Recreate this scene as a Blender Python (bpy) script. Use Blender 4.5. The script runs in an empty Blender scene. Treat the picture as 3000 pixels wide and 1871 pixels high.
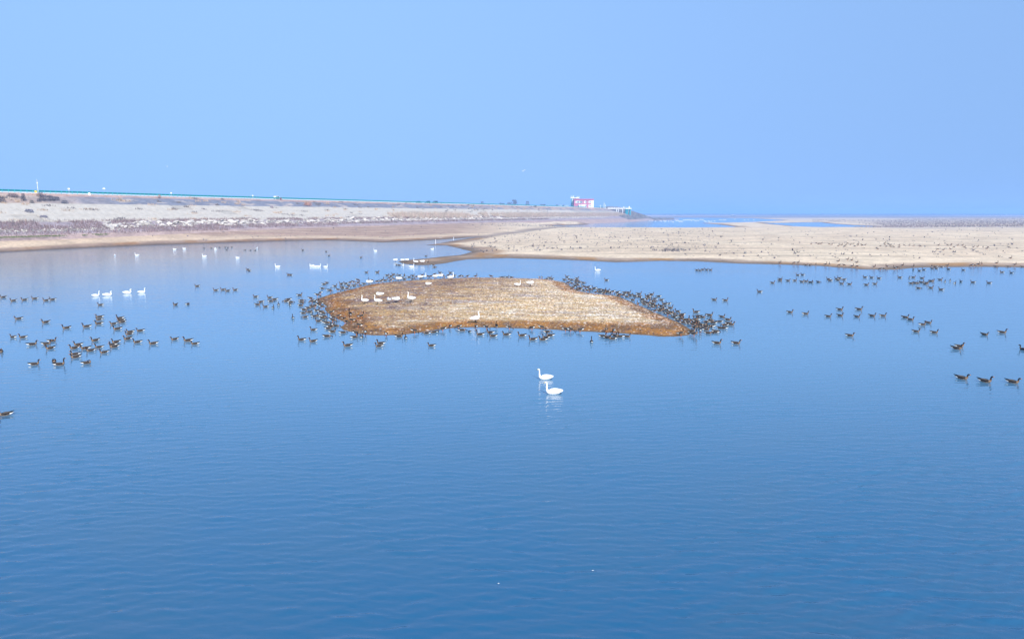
import bpy, math, random, re
import numpy as np
from mathutils import Vector, Matrix
R = math.radians
random.seed(7); rng = np.random.default_rng(7)
sc = bpy.context.scene
col = bpy.context.scene.collection

# ------------------------------------------------------------------ camera, sky, sun, exposure
F, CH = 2000.0, 10.0                       # focal length in photo pixels (photo 3000 wide), camera height
TH = math.atan(310.5 / F); CT, ST = math.cos(TH), math.sin(TH)
cam_d = bpy.data.cameras.new('camera'); cam = bpy.data.objects.new('camera', cam_d); col.objects.link(cam)
cam_d.sensor_width = 36; cam_d.lens = 36 * F / 3000; cam_d.clip_start = 0.5; cam_d.clip_end = 80000
cam.location = (0, 0, CH); cam.rotation_euler = (R(90) - TH, 0, 0)
sc.camera = cam

SUN_EL = R(36); SUN_AZ = (0.36, -0.93)     # horizontal direction towards the sun: behind the camera, to the right
wd = bpy.data.worlds.new('World'); sc.world = wd; wd.use_nodes = True
nt = wd.node_tree; nt.nodes.clear()
sky = nt.nodes.new('ShaderNodeTexSky'); sky.sky_type = 'NISHITA'; sky.sun_disc = False
sky.sun_elevation = SUN_EL; sky.sun_rotation = math.atan2(SUN_AZ[0], SUN_AZ[1])
sky.air_density = 1.0; sky.dust_density = 0.6; sky.ozone_density = 2.5
tint = nt.nodes.new('ShaderNodeMix'); tint.data_type = 'RGBA'; tint.blend_type = 'MULTIPLY'; tint.inputs[0].default_value = 1.0
# the sky is hazy and even: look the colour up somewhat above the true direction, so the horizon does not whiten
tcw = nt.nodes.new('ShaderNodeTexCoord'); sx = nt.nodes.new('ShaderNodeSeparateXYZ'); cx = nt.nodes.new('ShaderNodeCombineXYZ')
ma = nt.nodes.new('ShaderNodeMath'); ma.operation = 'MULTIPLY_ADD'; ma.inputs[1].default_value = -0.06; ma.inputs[2].default_value = 0.50
nz = nt.nodes.new('ShaderNodeVectorMath'); nz.operation = 'NORMALIZE'
nt.links.new(tcw.outputs['Generated'], sx.inputs[0]); nt.links.new(sx.outputs[0], cx.inputs[0]); nt.links.new(sx.outputs[1], cx.inputs[1])
nt.links.new(sx.outputs[2], ma.inputs[0]); nt.links.new(ma.outputs[0], cx.inputs[2]); nt.links.new(cx.outputs[0], nz.inputs[0]); nt.links.new(nz.outputs[0], sky.inputs[0])
nt.links.new(sky.outputs[0], tint.inputs[6]); tint.inputs[7].default_value = (1.11, 1.135, 1.15, 1)
bg = nt.nodes.new('ShaderNodeBackground'); bg.inputs[1].default_value = 0.15
nt.links.new(tint.outputs[2], bg.inputs[0])
wo = nt.nodes.new('ShaderNodeOutputWorld'); nt.links.new(bg.outputs[0], wo.inputs[0])

sun_d = bpy.data.lights.new('sun', 'SUN'); sun = bpy.data.objects.new('sun', sun_d); col.objects.link(sun)
sun_d.energy = 2.75; sun_d.angle = R(0.5); sun_d.color = (1.0, 0.94, 0.84)
sun.rotation_euler = Vector((SUN_AZ[0] * math.cos(SUN_EL), SUN_AZ[1] * math.cos(SUN_EL), math.sin(SUN_EL))).to_track_quat('Z', 'Y').to_euler()
vs = sc.view_settings
vs.view_transform = 'Standard'; vs.look = 'None'; vs.gamma = 1; vs.use_curve_mapping = False; vs.exposure = 0.72
sc.cycles.volume_bounces = 1; sc.cycles.max_bounces = 6; sc.cycles.use_denoising = True

# ------------------------------------------------------------------ helpers
def ray(x, y):
    u = (x - 1500) / F; v = (935.5 - y) / F
    return np.array([u, CT + v * ST, -ST + v * CT])
def at(x, y, z=0.0):
    d = ray(x, y); t = (z - CH) / d[2]
    return np.array([0, 0, CH]) + d * t
def tag(o, label=None, cat=None, group=None, kind=None):
    if label: o['label'] = label
    if cat: o['category'] = cat
    if group: o['group'] = group
    if kind: o['kind'] = kind
    return o
def link(o, parent=None):
    col.objects.link(o)
    if parent: o.parent = parent
    return o
def empty(name, loc, rz=0.0, scale=1.0):
    o = bpy.data.objects.new(name, None); o.empty_display_size = 0.2
    o.location = loc; o.rotation_euler = (0, 0, rz); o.scale = (scale,) * 3
    return link(o)
def mesh_np(name, V, Fc, C=None, mat=None, smooth=True):
    """V (n,3); Fc array of quads or tris, or list of such arrays; C per-vertex linear rgb."""
    me = bpy.data.meshes.new(name)
    V = np.asarray(V, dtype=np.float32)
    Fl = Fc if isinstance(Fc, list) else [Fc]
    Fl = [np.asarray(f, dtype=np.int32) for f in Fl if len(f)]
    nl = sum(f.size for f in Fl); nf = sum(len(f) for f in Fl)
    me.vertices.add(len(V)); me.vertices.foreach_set('co', V.ravel())
    me.loops.add(nl); me.loops.foreach_set('vertex_index', np.concatenate([f.ravel() for f in Fl]))
    me.polygons.add(nf)
    st = []; o = 0
    for f in Fl:
        st.append(o + np.arange(len(f)) * f.shape[1]); o += f.size
    me.polygons.foreach_set('loop_start', np.concatenate(st).astype(np.int32))
    me.update(calc_edges=True); me.validate()
    me.polygons.foreach_set('use_smooth', np.full(len(me.polygons), bool(smooth)))
    if C is not None:
        C = np.asarray(C, dtype=np.float32)
        a = me.color_attributes.new('Col', 'FLOAT_COLOR', 'POINT')
        C4 = np.ones((len(V), 4), dtype=np.float32); C4[:, :3] = C
        a.data.foreach_set('color', C4.ravel())
    if mat: me.materials.append(mat)
    return me
def obj(name, me, parent=None):
    return link(bpy.data.objects.new(name, me), parent)

def nodes(name):
    m = bpy.data.materials.new(name); m.use_nodes = True
    t = m.node_tree; b = t.nodes['Principled BSDF']
    return m, t, b
def N(t, typ, **kw):
    n = t.nodes.new(typ)
    for k, v in kw.items(): setattr(n, k, v)
    return n
def mat_vcol(name, rough=0.8, nscale=3.0, namt=0.25, bump=0.0, bscale=20.0, spec=0.3, detail=6.0, bdist=0.02):
    """material that takes its base colour from the mesh's own colours, broken up by noise"""
    m, t, b = nodes(name)
    at_ = N(t, 'ShaderNodeVertexColor', layer_name='Col')
    tc = N(t, 'ShaderNodeTexCoord')
    ns = N(t, 'ShaderNodeTexNoise'); ns.inputs['Scale'].default_value = nscale; ns.inputs['Detail'].default_value = detail
    t.links.new(tc.outputs['Object'], ns.inputs['Vector'])
    mr = N(t, 'ShaderNodeMapRange'); mr.inputs[1].default_value = 0.25; mr.inputs[2].default_value = 0.75
    mr.inputs[3].default_value = 1 - namt; mr.inputs[4].default_value = 1 + namt
    t.links.new(ns.outputs[0], mr.inputs[0])
    mx = N(t, 'ShaderNodeVectorMath', operation='SCALE')
    t.links.new(at_.outputs[0], mx.inputs[0]); t.links.new(mr.outputs[0], mx.inputs['Scale'])
    t.links.new(mx.outputs[0], b.inputs['Base Color'])
    b.inputs['Roughness'].default_value = rough; b.inputs['Specular IOR Level'].default_value = spec
    if bump:
        n2 = N(t, 'ShaderNodeTexNoise'); n2.inputs['Scale'].default_value = bscale; n2.inputs['Detail'].default_value = 5
        t.links.new(tc.outputs['Object'], n2.inputs['Vector'])
        bp = N(t, 'ShaderNodeBump'); bp.inputs['Strength'].default_value = bump; bp.inputs['Distance'].default_value = bdist
        t.links.new(n2.outputs[0], bp.inputs['Height']); t.links.new(bp.outputs[0], b.inputs['Normal'])
    return m
def mat_flat(name, c, rough=0.6, namt=0.12, nscale=4.0, metal=0.0, spec=0.4):
    m, t, b = nodes(name)
    tc = N(t, 'ShaderNodeTexCoord'); ns = N(t, 'ShaderNodeTexNoise'); ns.inputs['Scale'].default_value = nscale
    t.links.new(tc.outputs['Object'], ns.inputs['Vector'])
    mr = N(t, 'ShaderNodeMapRange'); mr.inputs[3].default_value = 1 - namt; mr.inputs[4].default_value = 1 + namt
    t.links.new(ns.outputs[0], mr.inputs[0])
    mx = N(t, 'ShaderNodeVectorMath', operation='SCALE'); mx.inputs[0].default_value = c
    t.links.new(mr.outputs[0], mx.inputs['Scale']); t.links.new(mx.outputs[0], b.inputs['Base Color'])
    b.inputs['Roughness'].default_value = rough; b.inputs['Metallic'].default_value = metal; b.inputs['Specular IOR Level'].default_value = spec
    return m

def vnoise(X, Y, s, seed=0):
    """smooth value noise in numpy, about -1..1"""
    x = np.asarray(X) / s + 13.7 * seed; y = np.asarray(Y) / s - 7.1 * seed
    xi = np.floor(x).astype(np.int64); yi = np.floor(y).astype(np.int64); fx = x - xi; fy = y - yi
    def h(a, b):
        n = (a * 374761393 + b * 668265263 + seed * 144665) & 0x7fffffff
        n = ((n ^ (n >> 13)) * 1274126177) & 0x7fffffff
        return ((n ^ (n >> 16)) & 0xffff) / 32767.5 - 1
    fx = fx * fx * (3 - 2 * fx); fy = fy * fy * (3 - 2 * fy)
    return (h(xi, yi) * (1 - fx) + h(xi + 1, yi) * fx) * (1 - fy) + (h(xi, yi + 1) * (1 - fx) + h(xi + 1, yi + 1) * fx) * fy
def fbm(X, Y, s, seed=0, o=4):
    r = 0; a = 1; t = 0
    for k in range(o): r = r + a * vnoise(X, Y, s / 2 ** k, seed + k); t += a; a *= 0.55
    return r / t
def sstep(a, b, x):
    t = np.clip((x - a) / (b - a), 0, 1); return t * t * (3 - 2 * t)
def lerp(a, b, t):
    t = np.asarray(t)[..., None]; return np.asarray(a) * (1 - t) + np.asarray(b) * t
def dist_poly(P, Q, closed=True):
    """distance of points P (n,2) to polyline Q (m,2)"""
    d = np.full(len(P), 1e18); m = len(Q)
    for i in range(m if closed else m - 1):
        a = Q[i]; b = Q[(i + 1) % m]; e = b - a; L = (e @ e) + 1e-12
        t = np.clip(((P - a) @ e) / L, 0, 1)
        v = P - a - t[:, None] * e
        d = np.minimum(d, (v * v).sum(1))
    return np.sqrt(d)
def inside(P, Q):
    c = np.zeros(len(P), dtype=bool); m = len(Q)
    for i in range(m):
        a = Q[i]; b = Q[(i + 1) % m]
        if a[1] == b[1]: continue
        k = ((a[1] > P[:, 1]) != (b[1] > P[:, 1]))
        xx = (b[0] - a[0]) * (P[:, 1] - a[1]) / (b[1] - a[1]) + a[0]
        c ^= k & (P[:, 0] < xx)
    return c
def W(pts): return np.array([at(x, y)[:2] for x, y in pts])

# ------------------------------------------------------------------ shorelines (photo pixels laid on the water level)
SHORE = [(0,739),(100,734),(220,728),(331,723),(450,718),(600,713),(830,706),(961,704),(1050,707),(1120,710),(1200,706.6),(1290,702),(1361,697),(1400,694.5),
 (1373,698),(1329,705),(1285,713),(1247,718),(1306,719),(1346,727.6),(1383,737.5),(1348,747),(1300,751),(1259,756),(1200,761),(1164,766),(1185,773),(1227,777),(1259,776),
 (1301,772),(1340,764),(1373,759.5),(1485,756),(1600,759),(1708,763),(1800,768),(1856,767),(1938,764),(2047,765.6),(2171,772),(2295,775),(2400,779),(2524,789),
 (2623,790),(2672,785),(2722,783),(2870,781.6),(3000,783)]
shoreW = W(SHORE)
LAND = np.vstack([[(-900,-400),(-420,-240),(-300,-60),(-215,60),(-160,130)], shoreW, [(150,118),(230,70),(330,-60),(600,-300),(900,-400),(60000,-400),(60000,60000),(-60000,60000),(-60000,-400)]])
LAG1 = W([(1605,662),(1640,660.4),(1700,659.2),(1728,656.5),(1690,652.5),(1655,647.5),(1700,644.5),(1760,641.6),(1800,639.6),(1850,638),(2050,638),(2200,639.5),
 (2262,643),(2300,645.5),(2250,648),(2200,650.5),(2130,652.2),(2052,653.6),(2100,657.2),(2130,660.5),(2160,665.5),(1990,667),(1800,667),(1707,667.5),(1645,664.7)])
LAG2 = W([(2232,652),(2262,653.3),(2300,652.8),(2400,650.5),(2425,654.5),(2480,658.6),(2563,662.8),(2548,665),(2400,665.2),(2330,663),(2300,659.6),(2260,656.5)])
ISLAND_BACK = [(925,878),(945,870),(959,864.7),(995,856),(1012,851),(1048,842.5),(1080,834),(1100,831),(1153,825.7),(1206,821.5),(1264,818),(1320,815.4),(1383,813.3),
 (1447,813.6),(1521,815.2),(1593,817.2),(1635,823),(1654,827),(1667,835),(1676,843.5),(1693,852),(1720,857),(1741,860.4),(1782,864),(1808,867),(1820,872.4),(1846,882),
 (1864,891.5),(1878,896),(1893,903),(1915,914),(1936,921),(1961,933),(1988,943.6),(2003,953),(2020,963.7),(2033,972)]
ISLAND_FRONT = [(2033,972),(2022,979.6),(1993,984.5),(1940,986),(1899,982),(1846,978),(1793,974.5),(1740,972),(1700,970),(1626,965.6),(1573,963),(1520,961.5),(1459,959.5),(1385,958.5),
 (1321,961),(1281,965.6),(1239,973),(1196,978),(1170,981),(1112,982),(1072,980),(1029,972),(1007,966),(997,958.5),(1007,952),(1016,946),(998,938),(976,928),(958,914),(952,905),(957,897),(945,888),(925,878)]
isbW, isfW = W(ISLAND_BACK), W(ISLAND_FRONT)
ISL = np.vstack([isbW, isfW[1:-1]])

# ------------------------------------------------------------------ dam geometry
DP = at(0, 563, 17.0)[:2]; _e = at(1650, 606, 17.0)[:2] - DP
DU = _e / np.linalg.norm(_e); DN = np.array([DU[1], -DU[0]])      # along the crest; towards the lake
def dam_xy(s, n): return DP + DU * s + DN * n
def dam_H(s):
    s = np.asarray(s, dtype=float)
    return 17 - 11.5 * sstep(800, 960, s) - 4.5 * sstep(940, 1040, s) + 0.6 * sstep(740, 800, s)
def dam_z(s, n):
    n = np.asarray(n, dtype=float); H = dam_H(s)
    return np.maximum(H - np.maximum(n, 0) / 3.0 - np.maximum(-11 - n, 0) / 2.2, 1.0)
def on_dam(px, py):
    d = ray(px, py); O = np.array([0, 0, CH])
    a = (d[:2] @ DN) / 3.0 + d[2]; b = 17 - CH - ((O[:2] - DP) @ DN) / 3.0
    return O + d * (b / a)
def on_crest(px, n=0.0, z=17.0):
    """point on the crest line (offset n) under photo column px"""
    u = (px - 1500) / F; P = DP + DN * n
    # X/(Y*CT-(z-CH)*ST) = u
    k = (z - CH) * ST
    s = (u * (P[1] * CT - k) - P[0]) / (DU[0] - u * DU[1] * CT)
    q = P + DU * s
    return np.array([q[0], q[1], z]), s

def land_fields(P):
    """P (n,2) -> height and the distances the colours use"""
    dsh = dist_poly(P, LAND, True); ins = inside(P, LAND)
    l1 = dist_poly(P, LAG1); i1 = inside(P, LAG1); l2 = dist_poly(P, LAG2); i2 = inside(P, LAG2)
    wet = (~ins) | i1 | i2
    d = np.minimum(np.minimum(dsh, l1), l2)
    d = np.where(wet, -np.where(~ins, dsh, np.where(i1, l1, l2)), d)
    rel = P - DP; s = rel @ DU; n = rel @ DN
    df = np.hypot(np.maximum(n - 40, 0), np.maximum(s - 760, 0) * 0.6)
    h = 3.6 * d / (d + df + 6.0) + 0.10
    far = sstep(300, 2500, P[:, 1])
    h = np.minimum(h, 3.4) + 0.06 * fbm(P[:, 0], P[:, 1], 9, 3) * sstep(1, 12, d)
    h = h + far * 0.25 * fbm(P[:, 0], P[:, 1], 120, 5) * sstep(5, 60, d)
    edge = np.minimum(d * 0.06, 0.10) - 0.10
    h = np.where(d > 0, h + edge - 0.0, -0.02 + d * 0.08)
    h = np.where(d > 0, np.maximum(h, 0.012 + np.minimum(d * 0.02, 0.05)), np.maximum(h, -1.0))
    # the wet channel that runs from the inlet towards the far lagoon
    dc = dist_poly(P, CHAN, False)
    h = h - 0.35 * (1 - sstep(0, 7, dc)) * sstep(0.0, 6.0, d)
    h = np.where(d > 0, np.maximum(h, 0.02), h)
    return h, d, dc, s, n, dsh, np.minimum(l1, l2)
CHAN = W([(1400,694.5),(1450,691),(1500,688),(1560,682),(1620,676),(1690,668.5)])
def land_h(x, y): return float(land_fields(np.array([[x, y]]))[0][0])
def isl_fields(P):
    d = dist_poly(P, ISL); ins = inside(P, ISL); d = np.where(ins, d, -d)
    db = dist_poly(P, isbW, False); dfr = dist_poly(P, isfW, False)
    h = 0.42 * (1 - np.exp(-np.maximum(d, 0) / 4.5)) + 0.03 * fbm(P[:, 0], P[:, 1], 1.6, 9) * sstep(0.2, 2, d) + 0.05 * fbm(P[:, 0], P[:, 1], 7, 4) * sstep(1, 5, d)
    h = np.where(d > 0, h + 0.004, d * 0.09)
    return h, d, db, dfr
def isl_h(x, y): return float(isl_fields(np.array([[x, y]]))[0][0])
def ground(px, py):
    """ground or water point seen at a photo pixel, standing height"""
    z = 0.0
    for _ in range(3):
        p = at(px, py, z)
        hi = isl_h(p[0], p[1]); hl = land_h(p[0], p[1]) if py < 800 else -1
        z = max(hi, hl, -0.06)
    return np.array([p[0], p[1], z])

# ------------------------------------------------------------------ materials
def terrain_mat(name, sc1=0.35, fine=2.2, bdist=0.05):
    m, t, b = nodes(name)
    vc = N(t, 'ShaderNodeVertexColor', layer_name='Col'); g = N(t, 'ShaderNodeNewGeometry')
    def noise(s, d, sy=1.0, rough=0.6):
        mp = N(t, 'ShaderNodeMapping'); mp.inputs['Scale'].default_value = (1, sy, 1)
        t.links.new(g.outputs['Position'], mp.inputs[0])
        n = N(t, 'ShaderNodeTexNoise'); n.inputs['Scale'].default_value = s; n.inputs['Detail'].default_value = d; n.inputs['Roughness'].default_value = rough
        t.links.new(mp.outputs[0], n.inputs['Vector']); return n
    n1 = noise(sc1, 8, 1.0); n2 = noise(fine, 6, 0.6, 0.7)
    a = N(t, 'ShaderNodeMapRange'); a.inputs[1].default_value = .3; a.inputs[2].default_value = .7; a.inputs[3].default_value = .8; a.inputs[4].default_value = 1.2
    t.links.new(n1.outputs[0], a.inputs[0])
    c = N(t, 'ShaderNodeMapRange'); c.inputs[1].default_value = .3; c.inputs[2].default_value = .7; c.inputs[3].default_value = .72; c.inputs[4].default_value = 1.25
    t.links.new(n2.outputs[0], c.inputs[0])
    mu = N(t, 'ShaderNodeMath', operation='MULTIPLY'); t.links.new(a.outputs[0], mu.inputs[0]); t.links.new(c.outputs[0], mu.inputs[1])
    sv = N(t, 'ShaderNodeVectorMath', operation='SCALE'); t.links.new(vc.outputs[0], sv.inputs[0]); t.links.new(mu.outputs[0], sv.inputs['Scale'])
    t.links.new(sv.outputs[0], b.inputs['Base Color'])
    bp = N(t, 'ShaderNodeBump'); bp.inputs['Strength'].default_value = 0.7; bp.inputs['Distance'].default_value = bdist
    t.links.new(n2.outputs[0], bp.inputs['Height']); t.links.new(bp.outputs[0], b.inputs['Normal'])
    b.inputs['Roughness'].default_value = 0.9; b.inputs['Specular IOR Level'].default_value = 0.15
    return m
M_land = terrain_mat('mud_and_sand', 0.12, 1.3, 0.08)
M_isl = terrain_mat('island_mud', 0.8, 5.0, 0.04)
M_dam = terrain_mat('dam_earth', 0.2, 1.2, 0.1)
M_bird = mat_vcol('plumage', rough=0.9, nscale=26, namt=0.22, spec=0.05)
M_stuff = mat_vcol('dry_plants', rough=0.9, nscale=0.5, namt=0.2, spec=0.1)
M_rock = mat_vcol('quarry_rock', rough=0.85, nscale=1.2, namt=0.25, bump=0.5, bscale=3.0, bdist=0.1)

# water
m, t, b = nodes('lake_water'); M_water = m
g = N(t, 'ShaderNodeNewGeometry')
def wave(scale, sx, sy, rot, det=3.0, rough=0.55, dist=0.0):
    mp = N(t, 'ShaderNodeMapping'); mp.inputs['Scale'].default_value = (sx, sy, 1); mp.inputs['Rotation'].default_value = (0, 0, R(rot))
    t.links.new(g.outputs['Position'], mp.inputs[0])
    n = N(t, 'ShaderNodeTexNoise'); n.inputs['Scale'].default_value = scale; n.inputs['Detail'].default_value = det
    n.inputs['Roughness'].default_value = rough; n.inputs['Distortion'].default_value = dist
    t.links.new(mp.outputs[0], n.inputs['Vector']); return n.outputs[0]
w1 = wave(1.0, 0.55, 1.7, 6, 4, 0.55, 0.3); w2 = wave(0.33, 0.6, 1.5, -12, 2, 0.5, 0.2); w3 = wave(3.2, 0.7, 1.6, 14, 2, 0.6)
def mul(a, k):
    q = N(t, 'ShaderNodeMath', operation='MULTIPLY'); t.links.new(a, q.inputs[0]); q.inputs[1].default_value = k; return q.outputs[0]
def add(a, c_):
    q = N(t, 'ShaderNodeMath', operation='ADD'); t.links.new(a, q.inputs[0]); t.links.new(c_, q.inputs[1]); return q.outputs[0]
hgt = add(add(mul(w1, 0.40), mul(w2, 0.16)), mul(w3, 0.13))
# wind patches: calmer and rougher areas
wp = wave(0.022, 0.7, 2.2, -4, 4, 0.6, 0.4)
pr = N(t, 'ShaderNodeMapRange'); pr.inputs[1].default_value = .35; pr.inputs[2].default_value = .65; pr.inputs[3].default_value = 0.55; pr.inputs[4].default_value = 1.15
t.links.new(wp, pr.inputs[0])
bp = N(t, 'ShaderNodeBump'); bp.inputs['Distance'].default_value = 0.085
nr = N(t, 'ShaderNodeMapRange'); nr.inputs[1].default_value = 14; nr.inputs[2].default_value = 80; nr.inputs[3].default_value = 1.0; nr.inputs[4].default_value = 0.8
sy0 = N(t, 'ShaderNodeSeparateXYZ'); t.links.new(g.outputs['Position'], sy0.inputs[0]); t.links.new(sy0.outputs[1], nr.inputs[0])      # sheltered, calmer water near the flats
nf = N(t, 'ShaderNodeMapRange'); nf.inputs[1].default_value = 330; nf.inputs[2].default_value = 480; nf.inputs[3].default_value = 1.0; nf.inputs[4].default_value = 3.2
t.links.new(sy0.outputs[1], nf.inputs[0])      # the far lagoon lies open to the wind
nm = N(t, 'ShaderNodeMath', operation='MULTIPLY'); t.links.new(nr.outputs[0], nm.inputs[0]); t.links.new(nf.outputs[0], nm.inputs[1])
ps_ = N(t, 'ShaderNodeMath', operation='MULTIPLY'); t.links.new(pr.outputs[0], ps_.inputs[0]); t.links.new(nm.outputs[0], ps_.inputs[1]); t.links.new(ps_.outputs[0], bp.inputs['Strength']); t.links.new(hgt, bp.inputs['Height']); t.links.new(bp.outputs[0], b.inputs['Normal'])
# depth of colour: deep blue with faint silty patches
sp = wave(0.13, 0.8, 1.0, 30, 5, 0.6, 0.8)
cr = N(t, 'ShaderNodeValToRGB'); cr.color_ramp.elements[0].position = 0.42; cr.color_ramp.elements[0].color = (0.004, 0.082, 0.178, 1)
cr.color_ramp.elements[1].position = 0.74; cr.color_ramp.elements[1].color = (0.018, 0.085, 0.16, 1)
t.links.new(sp, cr.inputs[0])
# sky reflection brightness painted into the base colour, growing paler with distance
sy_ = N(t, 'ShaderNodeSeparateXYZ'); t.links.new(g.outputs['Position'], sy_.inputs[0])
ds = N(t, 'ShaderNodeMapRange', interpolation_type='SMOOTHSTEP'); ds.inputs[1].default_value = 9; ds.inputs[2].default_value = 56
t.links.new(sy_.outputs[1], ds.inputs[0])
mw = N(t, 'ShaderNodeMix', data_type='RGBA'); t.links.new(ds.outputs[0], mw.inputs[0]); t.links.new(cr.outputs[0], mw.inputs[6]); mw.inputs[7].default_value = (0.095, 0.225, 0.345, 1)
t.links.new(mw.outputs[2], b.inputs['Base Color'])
b.inputs['Roughness'].default_value = 0.06; b.inputs['IOR'].default_value = 1.9; b.inputs['Specular IOR Level'].default_value = 0.5
WAVE = 0.052
# ------------------------------------------------------------------ water sheet
ys = np.concatenate([[-300, -60, 4], np.arange(11, 36, .045), np.arange(36, 62, .1), np.arange(62, 110, .3), np.geomspace(110, 70000, 50)]); xs = np.concatenate([-np.geomspace(70000, 53, 30), np.arange(-52, -30, .26), np.arange(-30, 30, .145), np.arange(30, 52.1, .26), np.geomspace(53, 70000, 30)])
gx, gy = np.meshgrid(xs, ys)
# real wavelets, steeper over the open deep side and dying out towards the sheltered flats
wr = np.random.default_rng(3); Xw, Yw = gx.astype(np.float32), gy.astype(np.float32); zz = np.zeros(gx.shape, np.float32); band_ = (ys > 5) & (ys < 110)
Xb, Yb = Xw[band_], Yw[band_]; zb = np.zeros(Xb.shape, np.float32)
wxx = (Xb + .35 * vnoise(Xb, Yb, 3.1, 81)).astype(np.float32); wyy = (Yb + .22 * vnoise(Xb, Yb, 2.3, 82)).astype(np.float32)
for i in range(60):
    lam = float(np.exp(wr.uniform(np.log(.15), np.log(.95)))); th = wr.normal(math.pi / 2 + .10, .33); kk_ = 2 * math.pi / lam
    amp = (1.0 if lam < .45 else .5) / kk_; ph = wr.uniform(0, 6.283)
    fw = (1 - sstep(lam * 90, lam * 130, Yb)) * (1 - (0 if lam > .6 else 1) * sstep(26, 30, np.abs(Xb)))
    zb += fw.astype(np.float32) * amp * np.sin(kk_ * (wxx * math.cos(th) + wyy * math.sin(th)) + ph).astype(np.float32)
grp = 0.75 + .45 * fbm(Xb * .6, Yb, 5.5, 83) + .35 * vnoise(Xb * .35, Yb, 19, 84)
fall = .70 * (1 - sstep(16, 50, Yb)) + .36; fall = fall * (1 - sstep(70, 108, Yb)) * (1 - sstep(44, 51.5, np.abs(Xb)))
zb = zb * grp * fall * WAVE
zz[band_] = zb; print('wave rms z', float(zb.std()))
V = np.stack([gx.ravel(), gy.ravel(), zz.ravel()], 1)
def grid_faces(nr, nc):
    i = np.arange(nr - 1)[:, None] * nc + np.arange(nc - 1)[None, :]
    i = i.ravel(); return np.stack([i, i + 1, i + nc + 1, i + nc], 1)
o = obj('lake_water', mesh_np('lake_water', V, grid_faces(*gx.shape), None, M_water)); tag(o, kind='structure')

# ------------------------------------------------------------------ mainland: beach, mudflats, far shore
dys = np.concatenate([np.linspace(182, 90, 130), np.linspace(89.4, 14, 150), np.geomspace(13.7, 0.35, 60)])
pxs = np.concatenate([np.linspace(-2600, -300, 60, endpoint=False), np.linspace(-300, 3300, 760, endpoint=False), np.linspace(3300, 5600, 60)])
vy = (935.5 - (625 + dys)) / F
Yd = CH * (CT + vy * ST) / (ST - vy * CT)
tt = CH / (ST - vy * CT)
gx = (pxs[None, :] - 1500) / F * tt[:, None]; gy = np.repeat(Yd[:, None], len(pxs), 1)
P = np.stack([gx.ravel(), gy.ravel()], 1)
h, d, dc, s, n, dsh, dlag = land_fields(P)
X, Y = P[:, 0], P[:, 1]
underdam = (n < 39) & (n > -60) & (s > -400) & (s < 1000)
h = np.where(underdam & (d > 0), np.minimum(h, 0.4), h)
# ground colours
tan = np.array([.65, .50, .335]); pinkish = np.array([.42, .285, .21]); pale = np.array([.72, .57, .385]); wetb = np.array([.20, .145, .095])
orange = np.array([.38, .21, .08]); damp = np.array([.40, .29, .20]); greyv = np.array([.34, .31, .33])
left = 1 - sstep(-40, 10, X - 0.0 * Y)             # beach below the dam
q = fbm(X, Y, 14, 11); q2 = fbm(X, Y * 0.4, 5, 12); q3 = fbm(X, Y, 45, 15)
C = lerp(tan, pale, sstep(-.25, .5, q + .4 * q3))
# shore-parallel bands
dn = d + 1.3 * q2 + 2.0 * q
dn = dn * (0.55 + .4 * sstep(-.2, .4, q3)); band = 1 - sstep(3.6, 6.4, dn)
C = np.where(np.ones(len(X), bool)[:, None], lerp(C, damp, 0)[...], C)
C = C * (1 - band[:, None]) + (damp * (1 - sstep(-.1, .5, q2)[:, None]) + orange * sstep(-.1, .5, q2)[:, None]) * band[:, None]
wet = 1 - sstep(0.8, 3.0, dn); C = lerp(C, wetb, wet * 0.9) if False else C * (1 - wet[:, None] * .9) + wetb * wet[:, None] * .9
# greyer-pink upper beach on the dam side
up = sstep(9, 18, d + 3 * q) * left * sstep(-60, 20, n - 40)
stripe = 0.5 + 0.5 * np.sin(d * 0.42 + 2.2 * q3)
pc = lerp(pinkish, pale * .85, stripe * .4)
C = C * (1 - up[:, None] * .9) + pc * up[:, None] * .9
# pale strip right above the damp edge
ps = sstep(4.5, 6.5, dn) * (1 - sstep(9, 15, dn)); C = C * (1 - ps[:, None] * .6) + pale * ps[:, None] * .6
# dark channel
ch = 1 - sstep(2.0, 7.5, dc + q * 2); C = C * (1 - ch[:, None] * .75) + np.array([.27, .21, .17]) * ch[:, None] * .75
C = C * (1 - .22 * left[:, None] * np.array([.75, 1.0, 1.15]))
# faint furrow lines on the flats
fl = sstep(.55, .8, np.sin(Y * 0.55 + 5 * fbm(X * .3, Y, 18, 21)) * .5 + .5) * (1 - left) * sstep(10, 20, d) * sstep(.0, .5, q3 + .3)
C = C * (1 - .22 * fl[:, None])
# scrubby ground far right, far plain
fr = sstep(2460, 2620, 1500 + F * X / np.maximum(Y, 1)) * sstep(330, 470, Y)
sc2 = fr * sstep(-.35, .25, fbm(X, Y * .35, 60, 31)) ; C = C * (1 - .4 * sc2[:, None]) + greyv * .4 * sc2[:, None]
C = C * (1 - .45 * sstep(800, 1600, Y)[:, None]) + np.array([.40, .37, .40]) * .45 * sstep(800, 1600, Y)[:, None]  # far land blends to a darker violet-grey with distance
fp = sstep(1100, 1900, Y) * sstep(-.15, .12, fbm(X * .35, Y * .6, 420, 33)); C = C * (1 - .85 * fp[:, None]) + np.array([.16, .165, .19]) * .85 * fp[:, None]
us = sstep(1.0, 0.0, d) ; C = C * (1 - us[:, None] * .5) + np.array([.10, .075, .05]) * us[:, None] * .5
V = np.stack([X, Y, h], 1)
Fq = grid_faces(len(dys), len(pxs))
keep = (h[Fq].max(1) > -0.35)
o = obj('mudflat_land', mesh_np('mudflat_land', V, Fq[keep], C, M_land)); tag(o, kind='structure')

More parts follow.
